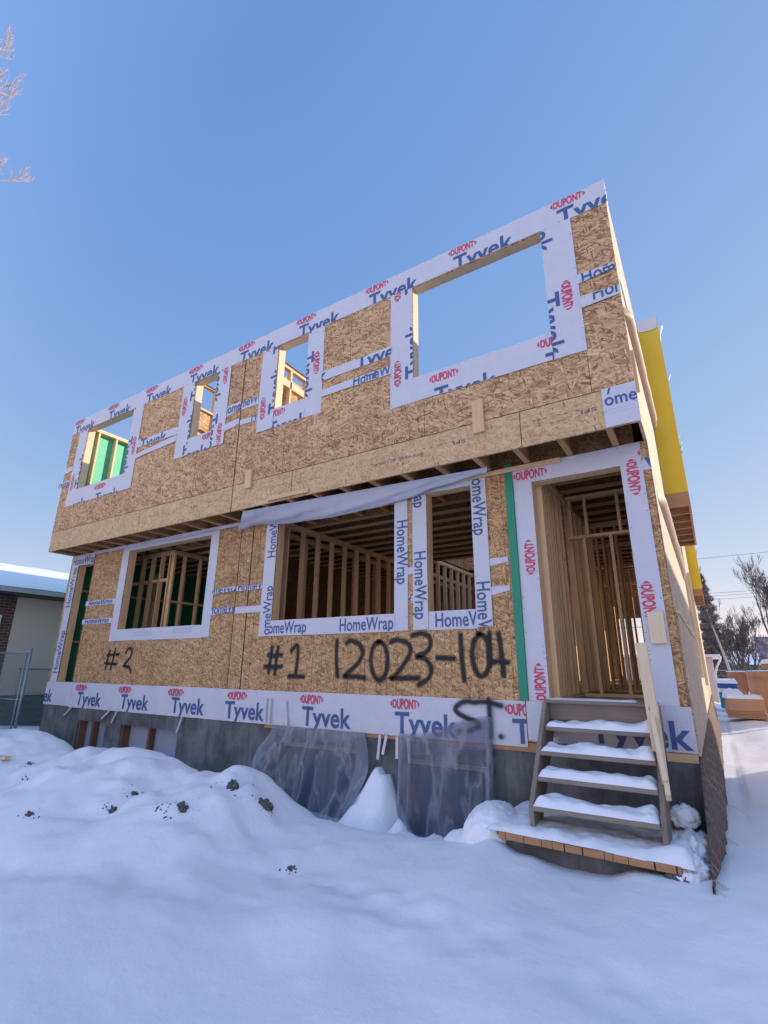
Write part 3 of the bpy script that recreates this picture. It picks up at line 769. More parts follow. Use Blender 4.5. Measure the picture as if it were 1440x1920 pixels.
# stairwell wall lit from above (seen through the narrow window)
plate((6.3, 5.3), (6.3, 8.6), 2.95, 'y', n=2, m='f')
for k in range(8): stud(6.3, 5.4+.4*k, .04, 2.87, .09, .038, 'f')
MB().box(6.2, 8.62, 1.7, 8.0, 8.65, 3.05).build('stairwell_panel', MAT['osb_in'], house)
panel('partition', 'y', 1.3, 9., .0, 2.6, [], 4.40, 4.412, MAT['osb_dark'], house)  # dark sheet added so the room behind the studs reads dark
# left unit partitions (big window)
plate((.2, 1.25), (2.62, 1.25), 2.64, 'x', n=2); plate((.2, 1.25), (2.55, 1.25), 2.06, 'x', t=.06); plate((.2, 1.25), (2.6, 1.25), .04, 'x')
for x in (.28,.75,1.18,1.62,1.95,2.28,2.57): stud(x, 1.25, .0405, 2.56, .038, .09)
plate((2.66, 1.21), (2.66, 5), 2.64, 'y', n=2); plate((2.66, 1.3), (2.66, 5), .04, 'y')
for k, y in enumerate((1.24,1.5,1.9,2.3,2.72,3.1,3.5,3.9,4.5)): stud(2.663, y, .0405, 2.56, .09, .04)
plate((2.66, 1.3), (2.66, 3.9), 1.60, 'y')
for k in range(6): stud(.075, 1.0+.8*k, .04, 2.62, .12, .04)
MB().box(.0855, S+.2, .8, .135, 3., .84).build('wall_plate', MAT['wy'], house); MB().box(.0855, S+.2, 1.9, .135, 3., 1.94).build('wall_plate', MAT['wy'], house)
tag(FAR.build('stud', MAT['wz'], house), kind='stuff')
# upper storey framing
for k, y in enumerate((.52,.95,1.36,1.8,2.6)): MB().box(.014, y-.019, ZR, .15, y+.019, ZT-.08).build('stud', MAT['fz'], house)
plate((.083, .16), (.083, 8), ZT-.005, 'y', d=.138, n=2, m='f'); MB().box(.0145, .2, 4.15, .10, 3.5, 4.19).build('wall_plate', MAT['fy'], house)
plate((4.06, .16), (4.06, 3.), 5.70, 'y', n=1, m='f'); plate((4.06, .16), (4.06, 1.2), 5.17, 'y', m='f')
for y in (.20,.34,.70,1.15,1.6): MB().box(4.015, y-.019, ZR, 4.105, y+.019, 5.66).build('stud', MAT['fz'], house)
plate((5.98, .16), (5.98, 6.), 5.66, 'y', n=2, m='f')
for y in (.20,.58,.84,1.25,1.66,2.06): MB().box(5.935, y-.019, ZR, 6.025, y+.019, 5.58).build('stud', MAT['fz'], house)
plate((5.98, .16), (5.98, 1.2), 5.35, 'y', t=.14, m='f')
MB().grid(30, 3, lambda u, v: (5.91+.15*v, .15+5.8*u, 5.675+.02*fbm(u*12, v, 5, 2)-.05*abs(v-.5))).build('loose_wrap_sheet', MAT['wrap'], house, smooth=True)
MB().grid(20, 3, lambda u, v: (3.99+.15*v, .2+2.8*u, 5.715+.02*fbm(u*12, v, 9, 2)-.05*abs(v-.5))).build('loose_wrap_sheet', MAT['wrap'], house, smooth=True)
panel('partition', 'y', .2, 4.5, ZR, ZT-.01, [], 3.10, 3.115, MAT['osb_up'], house)
panel('partition', 'y', .2, 9., ZR, ZT-.12, [], 5.70, 5.715, MAT['osb_up'], house)

panel('partition', 'x', 6.0, W-.02, ZR, ZT-.1, [], 8.72, 8.735, MAT['osb_up'], house)
panel('partition', 'y', 4.5, 8.7, ZR, ZT-.12, [], 6.03, 6.045, MAT['osb_up'], house)

# ---- right side: bands, bump-outs
def bumpout(y0, y1, z0, z1, xo=W+.31):
    b = MB().box(W+.001, y0, z0+.22, xo, y0+.014, z1); b.build('bump_out_front', MAT['yellow'], house)
    MB().box(W+.001, y1-.012, z0, xo, y1, z1).build('bump_out_back', MAT['osb_side'], house)
    MB().box(xo-.013, y0+.015, z0+.23, xo-.001, y1-.013, z1-.002).build('bump_out_face', MAT['osb_side'], house)
    MB().box(xo-.03, y0+.002, z0, xo-.0005, y1-.013, z0+.228).build('bump_out_rim', MAT['edge'], house)
    MB().box(W+.002, y0+.0015, z0, xo-.031, y0+.03, z0+.218).build('bump_out_rim', MAT['edge'], house)
    n = 6
    for k in range(1, n+1):
        y = y0+(y1-y0)*k/n-.03
        MB().box(W+.003, y-.03, z0+.0, xo-.032, y+.03, z0+.04).build('bump_out_joist', MAT['edge'], house)
    MB().box(W+.003, y0+.031, z0+.21, xo-.032, y1-.013, z0+.219).build('bump_out_deck', MAT['osb_in'], house)
    for k in range(5):
        y = y0+.1+rnd.random()*(y1-y0-.3); z = z0+.4+rnd.random()*(z1-z0-.6)
        MB().grid(4, 4, lambda u, v: (xo+.002+.07*u*u+.02*fbm(u*3, v*3, y), y+.25*v, z+.3*u+.1*v)).build('loose_wrap_sheet', MAT['wrap'], house, smooth=True)
bumpout(3.3, 6.2, ZB, 5.98); bumpout(14.2, 17.15, ZB, 5.6, W+.29)
# wrap turned over the head of the bump-out
MB().grid(6, 6, lambda u, v: (W+.01+.29*u, 3.287-.004*u*v, 5.80+.2*v-.03*math.sin(u*3)*(1-v))).build('house_wrap', MAT['wrap'], house, smooth=True)
def sideband(y0, y1, z, h, out, mat, droop=0., sd_=0., name='side_band'):
    def fn(u, v):
        a = v*math.pi
        return (W+.003+out*(min(1, u/.04, (1-u)/.1)**.5)*math.sin(a)*(1+.14*fbm(u*8, sd_, 1, 1.4)), y0+(y1-y0)*u, z-h/2*math.cos(a)+droop*u+.006*fbm(u*6, sd_+4, 0, 1.5))
    MB().grid(40, 8, fn).build(name, MAT[mat], house, smooth=True)
sideband(.02, 3.2, 3.98, .14, .075, 'kraft', -.03, 1.)
sideband(.1, 3.2, 4.5, .06, .02, 'wrap', 0, 3.)
sideband(.9, 6.0, 2.15, .16, .07, 'kraft', -.12, 6.)
MB().box(W+.001, .56, -.415, W+.022, 5.2, .84).build('side_panel', MAT['osb_side'], house, bevel=.003)
MB().box(W+.001, .56, .842, W+.038, 5.2, .875).build('side_band', MAT['wy'], house, bevel=.004)
MB().box(W+.001, .05, 3.02, W+.03, .10, 3.5).build('side_band', MAT['wz'], house)
MB().box(W+.001, 6.4, .2, W+.05, 6.5, 2.7).build('side_band', MAT['fz'], house)
MB().box(W+.001, 9.6, .0, W+.06, 9.72, 2.7).build('side_band', MAT['fz'], house)
MB().grid(6, 10, lambda u, v: (W+.008+.03*fbm(u*3, v*6, 3), -.005+.10*u, ZT-.33+.36*v+.02*u)).build('loose_wrap_sheet', MAT['wrap'], house, smooth=True)

# ---- foundation
FZ = -2.3
fnd = panel('foundation', 'x', 0., W, FZ, -.405, [(1.40,-1.25,2.33,-.67),(2.82,-1.25,4.40,-.67),(6.74,-1.75,7.90,-.70),(8.68,-1.75,9.66,-.74)], S+.006, S+.2, MAT['conc'], house)
MB().box(W-.2, S+.201, FZ, W-.004, DEPTH, -.425).build('foundation', MAT['conc'], house)
MB().box(.004, S+.201, FZ, .2, DEPTH, -.425).build('foundation', MAT['conc'], house)
MB().box(6.3, S-.002, -.50, 10.2, S+.0055, -.415).build('sill_plate', MAT['edge'], house)
MB().box(11.35, S-.002, -.47, W, S+.0055, -.40).build('sill_plate', MAT['wx'], house)
for x0, x1 in ((1.40,2.33),(2.82,4.40)):
    xm = x0+(x1-x0)*.47
    MB().box(x0+.002, S+.03, -1.24, x0+.04, S+.19, -.672).build('window_buck', MAT['buck'], fnd); MB().box(x1-.04, S+.03, -1.24, x1-.002, S+.19, -.672).build('window_buck', MAT['buck'], fnd)
    MB().box(xm-.03, S+.06, -1.24, xm+.03, S+.17, -.672).build('window_buck', MAT['buck'], fnd)
    MB().box(x0+.041, S+.172, -1.24, x1-.041, S+.185, -.672).build('foam_panel', MAT['foam'], fnd)
for x0, x1, z1 in ((6.74,7.90,-.70),(8.68,9.66,-.74)):
    MB().box(x0+.002, S+.10, -1.74, x1-.002, S+.13, z1-.002).build('dark_backing', MAT['bluedark'], fnd)  # dark blue panel stands for the darkness inside the opening
    MB().box(x0-.03, S-.012, z1+.002, x1+.03, S+.0055, z1+.05).build('window_buck', MAT['gx'], fnd)
for x in (1.9, 10.3, 10.75, 11.3, 5.1, 6.1, 9.8):
    MB().box(x-.006, S+.003, FZ, x+.006, S+.008, -.42).build('form_seam', MAT['conc'], fnd)

# ------------------------------------------------------------------ poly sheets
def sheet1(u, v):
    xl = 6.50-.20*sst(0, .45, v); xr = 8.05+.25*v-.12*sst(.5, 1, v)
    x = xl+(xr-xl)*u
    zb_ = interp([(0,-1.30),(.2,-1.55),(.45,-1.72),(.65,-1.66),(.85,-1.4),(1,-1.15)], u)
    z = -.45+(zb_+.45)*v
    a = .04+v*.9
    fold = abs(math.sin(u*9.5+1.2*v+.6*math.sin(v*3)))**.6
    y = S-.03-.26*v*v-.10*a*fold-.07*a*abs(fbm(u*5, v*1.3, 3., 1.3))-.025*math.sin(u*41+v*3)*v
    return (x, y, z)
p1 = MB().grid(110, 50, sheet1).build('plastic_sheet', MAT['poly'], smooth=True)
for a, b in ((0,.075),(.40,.44),(.90,1.)): MB().grid(10, 40, lambda u, v: (lambda q: (q[0], q[1]-.006-.02*math.sin(u*3.14)*v, q[2]))(sheet1(a+(b-a)*u, v*.97))).build('fold', MAT['poly'], p1, smooth=True)
MB().grid(60, 6, lambda u, v: (lambda q: (q[0], q[1]-.005-.012*math.sin(v*3.14), q[2]))(sheet1(u, v*.13))).build('fold', MAT['poly'], p1, smooth=True)
tag(p1, 'clear crumpled plastic sheet hanging over the foundation window left of the snow drift', 'plastic sheet', 'plastic sheets over the basement windows')
def sheet2(u, v):
    xl = 8.55+.0*v; xr = 9.72-.02*v
    x = xl+(xr-xl)*u
    zt_ = -.42+.24*sst(.1, .95, u); zb_ = -1.55+.06*u
    z = zt_+(zb_-zt_)*v
    y = S-.035-.06*v-.045*(.15+v)*abs(math.sin(u*7+1.1*v))-.03*abs(fbm(u*4, v*2, 11.))*v-.012*math.sin(u*60)*(1 if u > .9 else .1)
    return (x, y, z)
p2 = MB().grid(90, 50, sheet2).build('plastic_sheet', MAT['poly'], smooth=True)
for a, b in ((0,.05),(.12,.16),(.93,1.)): MB().grid(10, 40, lambda u, v: (lambda q: (q[0], q[1]-.005-.014*math.sin(u*3.14), q[2]))(sheet2(a+(b-a)*u, v*.98))).build('fold', MAT['poly'], p2, smooth=True)
MB().grid(60, 6, lambda u, v: (lambda q: (q[0], q[1]-.005, q[2]))(sheet2(u, .02+v*(.16+.08*u)))).build('fold', MAT['poly'], p2, smooth=True)
tag(p2, 'smoother clear plastic sheet over the foundation beside the wooden steps', 'plastic sheet', 'plastic sheets over the basement windows')

# ------------------------------------------------------------------ ground
CREST = [(-40,-1.2),(-6,-1.15),(-3,-1.02),(-1,-.90),(.3,-.80),(.9,-.79),(1.55,-.735),(2.2,-.74),(2.6,-.80),(3.1,-.98),(3.45,-.93),(3.75,-.96),(4.06,-.83),(4.36,-.93),(4.75,-.76),(5.15,-.78),(5.57,-.81),(6.0,-.92),(6.3,-.97),(6.6,-.90),(6.95,-.84),(7.25,-.84),(7.45,-.92),(7.68,-1.07),(7.95,-1.20),(8.5,-1.22),(9.2,-1.18),(9.5,-1.16),(9.8,-1.13),(10.0,-1.07),(10.25,-1.14),(10.6,-1.19),(10.9,-1.18),(11.14,-1.10),(11.48,-1.09),(11.7,-1.06),(12.3,-1.10),(14,-1.15),(60,-1.15)]
LUMPS = [(1.55,-1.5,.75,.05),(5.3,-1.9,.6,.06),(6.9,-1.7,.45,.05),(7.5,-1.3,.4,.05),(4.1,-.75,.2,.06),(3.2,-1.6,.8,.05),(8.6,-2.4,.9,.07),(9.6,-2.7,.7,-.03),(7.2,-2.5,.9,.04),(11.0,-2.2,.8,.04),(12.1,-1.0,.5,.06),(12.3,3.,.6,.07),(12.05,6.5,.5,.06),(9.35,-2.0,.5,.07),(10.6,-1.75,.6,.06),(8.0,-2.9,1.0,.07),(6.0,-2.2,.35,.06),(6.45,-2.45,.35,.05),(7.0,-2.35,.3,-.05),(7.7,-2.05,.3,-.05),(8.4,-1.75,.3,-.045),(9.9,-2.1,.3,-.05),(8.78,.10,.13,.24),(8.98,-.08,.14,.10),(9.28,.0,.17,.14),(9.55,.05,.13,.13),(9.12,.2,.1,.15)]
_lr = random.Random(41)
CHUNKS = [(_lr.uniform(2.2,8.1), -.55-1.4*_lr.random()**1.2, _lr.uniform(.09,.24), _lr.uniform(.012,.05)) for _ in range(60)]
def ground(x, y):
    base = -1.34+.05*fbm(x*.5, y*.5, 0, 1., 3)-.02*sst(-2, -5, y)
    if x > 11.9: base = -1.32+.10*sst(11.9, 12.8, x)+.06*fbm(x*.8, y*.4, 2., 1.4, 3)
    far = sst(20, 60, max(abs(x-8)-8, abs(y)-2))
    base = base*(1-far)-1.2*far
    yc = -.5
    zc = interp(CREST, x)
    if y <= yc: wgt = 1-sst(0, 2.5, yc-y)**.85
    else: wgt = 1-sst(0, .75, y-yc)*.92
    back = -1.48 if 6 < x < 9.9 else -1.30
    bs = base if y <= yc else base*(1-sst(yc, yc+.5, y))+back*sst(yc, yc+.5, y) if -1 < x < 11.62 else base
    if x >= 11.62 or x < -1:
        if y > yc: wgt = 1-sst(0, 5., y-yc)
    h = bs+(zc-bs)*max(0, wgt)
    for lx, ly, r_, a in LUMPS:
        d = ((x-lx)**2+(y-ly)**2)/r_**2
        if d < 6: h += a*math.exp(-d*1.4)
    if 1.8 < x < 8.6 and -2.6 < y < .3:
        for lx, ly, r_, a in CHUNKS:
            dx = abs(x-lx)
            if dx < 2*r_:
                d = (dx*dx+(y-ly)**2)/r_**2
                if d < 3.5: h += a*math.exp(-d*d*.8)*(1-sst(7.4, 8.3, x))
    near = 1-sst(4, 14, math.hypot(x-9, y+2))
    if near > 0:
        h += near*(.030*fbm(x, y, 4., 1.7, 4)+.012*fbm(x, y, 9., 6., 3))
        t_ = (x-5.6)*.28-(y+2.95); tr = math.exp(-(t_/.22)**2)*(1-sst(8.6, 9.4, x))
        if tr > .02: h += tr*(.07*fbm(x, y, 3., 4.5, 4)-.035)
        t_ = (x-8.2)*-.12-(y+1.45); tr = math.exp(-(t_/.25)**2)*sst(7.6, 8.6, x)
        if tr > .02: h += tr*(.08*fbm(x, y, 13., 5., 4)-.035)
        pile = max(0, wgt)*(1 if y < .1 else 0)*(1-sst(7.6, 9., x))
        h += pile*(.10*fbm(x, y*1.1, 1., 2.4, 4)+.11*(.28-abs(fbm(x, y, 6., 1.9, 3)))+.05*(.25-abs(fbm(x, y, 16., 5., 3))))*sst(.0, .6, abs(y-yc)+.12)
    # cone of drifted snow against the wall
    if 7 < x < 9 and -.7 < y < .6:
        dx = (8.25-x)/.50 if x < 8.27 else (max(0, x-8.40)/.36)
        d = math.hypot(dx, max(0, .36-y)/.62)
        if d < 1.3: h = max(h, -.80+.20*fbm(x*2.6, y*2.6, 5.)*min(1, d*2+.25)+.03*fbm(x*11, y*11, 2.)-.76*d**.72-.10*math.exp(-((x-8.36+.10*(.5-y))/.035)**2)*(1 if d < .55 else 0))
    # footprint / basement
    if .05 < x < W-.05 and S+.05 < y < DEPTH: h = min(h, -2.25)
    return h
def axis(segs):
    out = []
    for a, b, st in segs:
        n = max(1, int(round((b-a)/st)))
        out += [a+(b-a)*i/n for i in range(n)]
    out.append(segs[-1][1]); return out
gx = axis([(-900,-200,140),(-200,-40,20),(-40,-6,2),(-6,0,.16),(0,12.8,.06),(12.8,16,.16),(16,60,2),(60,200,20),(200,900,140)])
gy = axis([(-300,-60,40),(-60,-12,4),(-12,-4.6,.3),(-4.6,.7,.055),(.7,3,.16),(3,24,.4),(24,80,3),(80,300,20),(300,1500,120)])
gm = MB(); nx = len(gx)
for y in gy:
    for x in gx: gm.v.append((x, y, ground(x, y)))
for j in range(len(gy)-1):
    for i in range(nx-1):
        a = j*nx+i; gm.f.append((a, a+1, a+nx+1, a+nx))
tag(gm.build('snow_ground', MAT['snow'], smooth=True), kind='structure')

# rough soil along the foundation on the right
def bank(u, v):
    y = -.70+14*u**1.9
    f = sst(S+.1, -.70, y)                       # 1 at the pointed front end
    x0 = W+.004+.008*max(0, S-y)/1.12
    wx = (.10+.045*fbm(y*1.7, 3., 1.))*(1-f)+.018*f
    top = -.43-.05*fbm(y*1.5, 0, 3.)-.60*f
    a = v*math.pi/2
    x = x0+wx*math.sin(a)**.8; z = top-(top+1.5)*(1-math.cos(a))
    n = .022*fbm(y*3, z*2.2, 1., 1.5, 4)+.02*abs(fbm(y*12+x*9, z*1.5, 5., 1.5))
    return (x+n*(.3+.7*v), y-.6*n*(1-v), z+.5*n)
bk = MB().grid(170, 30, bank)
bk.grid(40, 14, lambda u, v: (lambda p: (p[0]-.012*v+.02*fbm(p[1]*5, v*3, 2.), p[1]+.02*v, p[2]+(-1.5-p[2])*v))(bank((u*(1.22/14)**(1/1.9)), 0)))
tag(bk.build('soil_bank', MAT['bank'], smooth=True), kind='structure')
rt = MB()
for i in range(34):
    u = rnd.random()**1.3*.5; v = rnd.random()*.75
    p = Vector(bank(u, v)); d = Vector((.25+rnd.random()*.5, -.3+rnd.random()*.3, -.9+rnd.random()*.9)).normalized()
    L_ = .04+rnd.random()**2*.2
    rt.tube([p, p+d*L_*.5+Vector((0,0,.01)), p+d*L_+Vector((0,0,-.03))], [.0025,.0018,.0009], 4)
tag(rt.build('root_strands', MAT['kraft']), 'thin pale roots and straw sticking out of the soil beside the foundation corner', 'roots', kind='stuff')

# ------------------------------------------------------------------ steps
st = empty('wooden_steps', (10.84, 0, -.9), 'weathered grey wooden steps dusted with snow leading up to the open doorway', 'steps')
XL, XR = 10.365, 11.317
def stringer(x0, x1):
    mb = MB()
    a = [(-.36,-.95),(-.36,-.80),(.30,.0),(.515,.0),(.515,-.28),(-.10,-.95)]
    n = len(mb.v)
    for x in (x0, x1):
        for y, z in a: mb.v.append((x, y, z))
    k = len(a)
    mb.f.append(tuple(n+i for i in range(k))); mb.f.append(tuple(n+k+i for i in range(k-1, -1, -1)))
    for i in range(k): mb.f.append((n+i, n+k+i, n+k+(i+1) % k, n+(i+1) % k))
    return mb.build('stringer', MAT['gy'], st, bevel=.003)
stringer(XL-.042, XL-.003); stringer(XR+.003, XR+.042)
MB().box(XL-.002, .40, -.165, XR+.002, .438, -.005).build('riser_board', MAT['gx'], st, bevel=.004)
MB().box(XL-.03, .30, -.003, XR+.03, .62, .028).build('top_tread', MAT['gx'], st, bevel=.004)
def snowcap(x0, x1, y0, y1, z, h, seed, name, parent, lip=.02, bare=0.):
    def fn(u, v):
        x = x0+(x1-x0)*u; y = y0+(y1-y0)*v
        e = min(1, min(u, 1-u)*(x1-x0)/.05)**.5*min(1, min(v, 1-v)*(y1-y0)/.05)**.5
        hh = h*(.75+.9*fbm(x*1.6, y*2, seed, 1.6, 4)+.25*fbm(x*9, y*9, seed, 1., 2))
        hh *= 1+.9*sst(.78, 1, u)+.3*sst(.15, 0, u)
        dl = lip*fbm(x*5, seed*3, 0, 1.2)*(1-v)
        return (x, y+dl, z+max(.004, hh)*e)
    return MB().grid(int((x1-x0)/.018), 16, fn).build(name, MAT['snow'], parent, smooth=True)
YT = [.165,-.055,-.20,-.395]; ZTr = [-.21,-.40,-.59,-.785]
for k in range(4):
    y, z = YT[k], ZTr[k]
    t = MB().box(XL+.0, y, z-.036, XR-.0, y+.27, z).build('tread', MAT['gx'], st, bevel=.004)
    snowcap(XL+.005, XR-.005, y+.004, y+.26, z+.0015, .072, 3.1*k+1, 'tread_snow', t)
snowcap(XL, XR-.15, .32, .60, .029, .012, 77, 'tread_snow', st)
MB().beam((11.315,.05,.55),(11.335,.06,-.34),.09,.038,(0,1,0)).build('handrail_post', MAT['fz'], st, bevel=.003)
MB().beam((11.345,.26,.01),(11.39,-.27,-.62),.038,.09).build('handrail_board', MAT['fz'], st, bevel=.003)
MB().beam((11.32,.03,-.07),(11.38,-.24,-.52),.036,.085).build('handrail_board', MAT['fz'], st, bevel=.003)

# landing of plywood sheets at the foot of the steps
ld = empty('plywood_landing', (10.75, -.2, -1.0), 'snow-covered plywood landing with orange sawn edge at the foot of the steps', 'landing')
def lpt(u): return (10.085+1.345*u, -.475-.03*u)
e0 = MB(); n = 3
for k in range(n):
    a, b = lpt(k/n), lpt((k+1)/n-.0015)
    e0.beam((a[0],a[1]+.03,-1.02-.012*k/n),(b[0],b[1]+.03,-1.02-.012*(k+1)/n),.06,.052)
ed = e0.build('sawn_edge', MAT['edge'], ld, bevel=.003)
for k in range(9):
    p = lpt(.04+k*.118+rnd.uniform(-.01,.01)); w_ = rnd.choice((.004,.004,.010))
    MB().box(p[0]-w_/2, p[1]-.0015, -1.046-.012*k/9, p[0]+w_/2, p[1]+.01, -.996-.012*k/9).build('edge_mark', MAT['dark'], ed)
MB().box(9.95, -.40, -1.05, 11.5, .50, -.995).build('deck_sheet', MAT['gx'], ld)
MB().box(10.1, -.36, -1.6, 11.45, -.32, -1.06).build('concrete_curb', MAT['conc'], ld)
MB().box(9.89, -.10, -1.03, 9.96, -.02, -.95).build('deck_sheet', MAT['edge'], ld)
def lsnow(u, v):
    x = 9.96+1.56*u; y = -.50+1.0*v
    e = min(1, v/.10)**.5*min(1, (1-u)/.04, u/.05)**.5
    h = .05+.05*fbm(x*1.5, y*1.5, 8., 1.5, 4)+.03*fbm(x*6, y*6, 8., 1., 3)+.05*sst(11.2, 11.45, x)
    front = -.46+.03*fbm(x*4, 2., 0)-.03*max(0, x-10.)
    y2 = front+(0.50-front)*v
    z = -.994+max(.004, h)*e-.02*sst(10.6, 11.6, x)
    return (x, y2, z)
MB().grid(110, 40, lsnow).build('landing_snow', MAT['snow'], ld, smooth=True)

def blob(name, loc, r, mat, seed, sq=(1,1,1), rough=.45, sub=4, parent=None, fr=2.4):
    bm = bmesh.new(); bmesh.ops.create_icosphere(bm, subdivisions=sub, radius=1)
    for v in bm.verts:
        d = 1+rough*fbm(v.co.x, v.co.y, v.co.z+seed, fr, 4)+.4*rough*fbm(v.co.x, v.co.y, v.co.z+seed, 7, 2)
        v.co = Vector((v.co.x*sq[0], v.co.y*sq[1], v.co.z*sq[2]))*d*r+Vector(loc)
    me = bpy.data.meshes.new(name); bm.to_mesh(me); bm.free()
    return link_mesh(name, me, mat, parent, True)
blob('landing_snow', (9.90,-.10,-1.12), .27, MAT['snow'], 31., (.95,1.4,.95), .2, 5, ld, .9)
blob('landing_snow', (9.72,-.30,-1.24), .20, MAT['snow'], 37., (1.2,1.1,.8), .2, 5, ld, 1.1)
blob('landing_snow', (11.47,-.28,-1.10), .15, MAT['snow'], 33., (.95,1.5,.85), .5, 5, ld, 1.6)
# clods showing through the pile (pixel directions met with the pile surface while planning)
CL = [((49.8,1433.4),.05,'flat dark dirt clod at the far left of the snow pile'),((42.8,1463.3),.03,'tiny dirt crumb near the left picture edge below the flat clod'),((246.9,1490.6),.055,'dirt clod alone high in the middle of the snow pile'),
      ((204.2,1525.6),.06,'long upright dirt clod low on the left of the pile'),((293.6,1519.7),.045,'round dirt clod left of the tufted black one'),((332.5,1515.8),.075,'tufted black dirt clod in the centre of the pile'),
      ((308,1533.3),.022,'smallest black crumb just below the tufted clod'),((429.7,1478.9),.085,'large curved dirt clod near the crest by the grey foundation'),((486.1,1508.1),.085,'large dirt clod at the right end beside the plastic sheet'),
      ((48.6,1531.4),.06,'slanting dirt clod low at the left picture edge'),((542.5,1630.6),.045,'small grey clod alone on the lower slope in the foreground')]
def hit(px, py):
    d = fw+r1*((px-720)/940.1)-u1*((py-960)/940.1); t = 1.5
    while t < 40:
        p = CAM+d*t
        if p.z < ground(p.x, p.y): return p
        t += .01
    return None
for i, ((px, py), r_, lb) in enumerate(CL):
    p = hit(px, py)
    if p is None: continue
    sq = (.75,.6,1.35) if i in (3,7) else ((1.35,.6,.95) if i in (0,8,9) else (1,.7,.95))
    c = blob('dirt_clod', (p.x, p.y+.6*r_, p.z-.60*r_), r_*1.1, MAT['dirt'], i*5.1, sq, .75, 4)
    tag(c, lb, 'dirt clod', 'dirt clods poking out of the snow pile')
cr = MB()
for (px, py), r_, lb in CL:
    p = hit(px, py)
    if p is None: continue
    for k in range(9):
        a = rnd.random()*6.283; q = r_*(.9+2.6*rnd.random()**1.5); x, y = p.x+q*math.cos(a), p.y+.4*r_+q*.7*math.sin(a); z = ground(x, y); e_ = .003+.009*rnd.random()**2
        cr.tube([(x-e_, y, z-.3*e_), (x, y+.3*e_, z+.4*e_), (x+e_, y, z-.2*e_)], [e_*.4, e_, e_*.3], 5)
tag(cr.build('dirt_crumbs', MAT['dirt']), 'fine dark dirt crumbs scattered around the clods on the snow pile', 'dirt', kind='stuff')
for loc, r_, lb in (((11.40,-.47,-1.12),.085,'grey frozen lump under the right end of the landing edge'),((9.88,-.42,-1.10),.06,'small grey lump under the left end of the landing')):
    tag(blob('frozen_lump', loc, r_, MAT['dirt'], loc[0], (1.1,.8,.9), .6), lb, 'lump')
sc_ = empty('snow_capped_stump', (11.44, .18, -.95), 'snow-capped earth stump at the foundation corner right of the steps', 'stump')
blob('stump', (11.44,.22,-.90), .13, MAT['dirt'], 3., (.75,.7,1.25), .5, 4, sc_)
blob('stump_snow', (11.45,.17,-.83), .105, MAT['snow'], 6., (1.05,.95,.85), .35, 4, sc_)
blob('stump_snow', (11.50,.0,-1.02), .16, MAT['snow'], 8., (.85,1.4,.85), .55, 4, sc_)

# ------------------------------------------------------------------ left side
nb = empty('stucco_bungalow', (-7, 4, -1.2), 'low stucco and brick bungalow with a snowy roof left of the duplex', 'house')
MB().box(-11, 1.02, -.42, -3.5, 16, 2.2).build('stucco_wall', MAT['stucco'], nb)
MB().box(-11, -9, -1.3, -3.495, 1.02, 2.2).build('brick_wall', MAT['brick'], nb)
sd2 = MB()
for k in range(6): sd2.box(-10.9, 1.03, -1.45+.17*k, -3.47+.012*(k % 2), 15.9, -1.45+.17*k+.165)
sd2.build('board_skirt', MAT['siding'], nb)
MB().box(-3.52, .35, .55, -3.46, .74, 1.55).build('window', MAT['white'], nb)
MB().box(-11.6, -9.4, 2.05, -2.95, 16.4, 2.10).build('soffit', MAT['brown'], nb)
MB().box(-2.99, -9.4, 2.101, -2.93, 16.4, 2.22).build('gutter', MAT['gutter'], nb)
MB().grid(10, 40, lambda u, v: (-3.0-5.2*u, -9.4+25.8*v, 2.22+1.34*u)).grid(10, 40, lambda u, v: (-8.2-3.6*u, -9.4+25.8*v, 3.56-1.0*u)).build('roof', MAT['brown'], nb)
MB().grid(24, 80, lambda u, v: (-2.95-5.25*u, -9.4+25.8*v, 2.235+.07*min(1, u*20)**.5+1.34*u+.03*fbm(u*5, v*25, 1.))).grid(8, 40, lambda u, v: (-8.2-3.6*u, -9.4+25.8*v, 3.645-1.*u)).build('roof_snow', MAT['snow'], nb, smooth=True)
g2 = empty('gabled_house', (-24, 6, -1.2), 'far gabled house peeking over the bungalow roof at the left edge', 'house')
MB().box(-30, -3, -1.2, -18, 5.4, 3.6).build('wall', MAT['white'], g2)
gm2 = MB(); gm2.quad((-30.5,-4,3.5),(-17.5,-4,3.5),(-17.5,1,6.9),(-30.5,1,6.9)); gm2.quad((-17.5,6.0,3.5),(-30.5,6.0,3.5),(-30.5,1,6.9),(-17.5,1,6.9)); MB().tri((-17.9,-3.6,3.6),(-17.9,5.6,3.6),(-17.9,1,6.8)).build('gable', MAT['white'], g2); gm2.build('roof', MAT['brown'], g2)

def chain(mb, x0, x1, z0, z1, y, sp=.062, r_=.0016):
    s = sp*1.414
    n = int((x1-x0+z1-z0)/s)+1
    for k in range(n):
        t = k*s
        # rising and falling wires
        for sg in (1, -1):
            xa = x0+t-(z1-z0); xb = x0+t
            za, zb_ = (z0, z1)
            if xa < x0: za = z0+(x0-xa); xa_ = x0
            else: xa_ = xa
            if xb > x1: zb_ = z1-(xb-x1); xb_ = x1
            else: xb_ = xb
            if xb_-xa_ < .02: continue
            if sg < 0: za, zb_ = z0+z1-za, z0+z1-zb_
            mb.beam((xa_, y+.003*sg, za), (xb_, y+.003*sg, zb_), r_*2, r_*2)
    return mb
cg = empty('chain_link_gate', (-1.5, .2, -1.), 'tall chain-link gate with steel posts between bungalow and duplex', 'gate')
MB().tube([(-.28,.2,-1.3),(-.28,.2,.66)], .03, 10).build('gate_post', MAT['galv'], cg, True); MB().tube([(-.45,.2,-1.3),(-.45,.2,.60)], .021, 8).build('gate_post', MAT['galv'], cg, True)
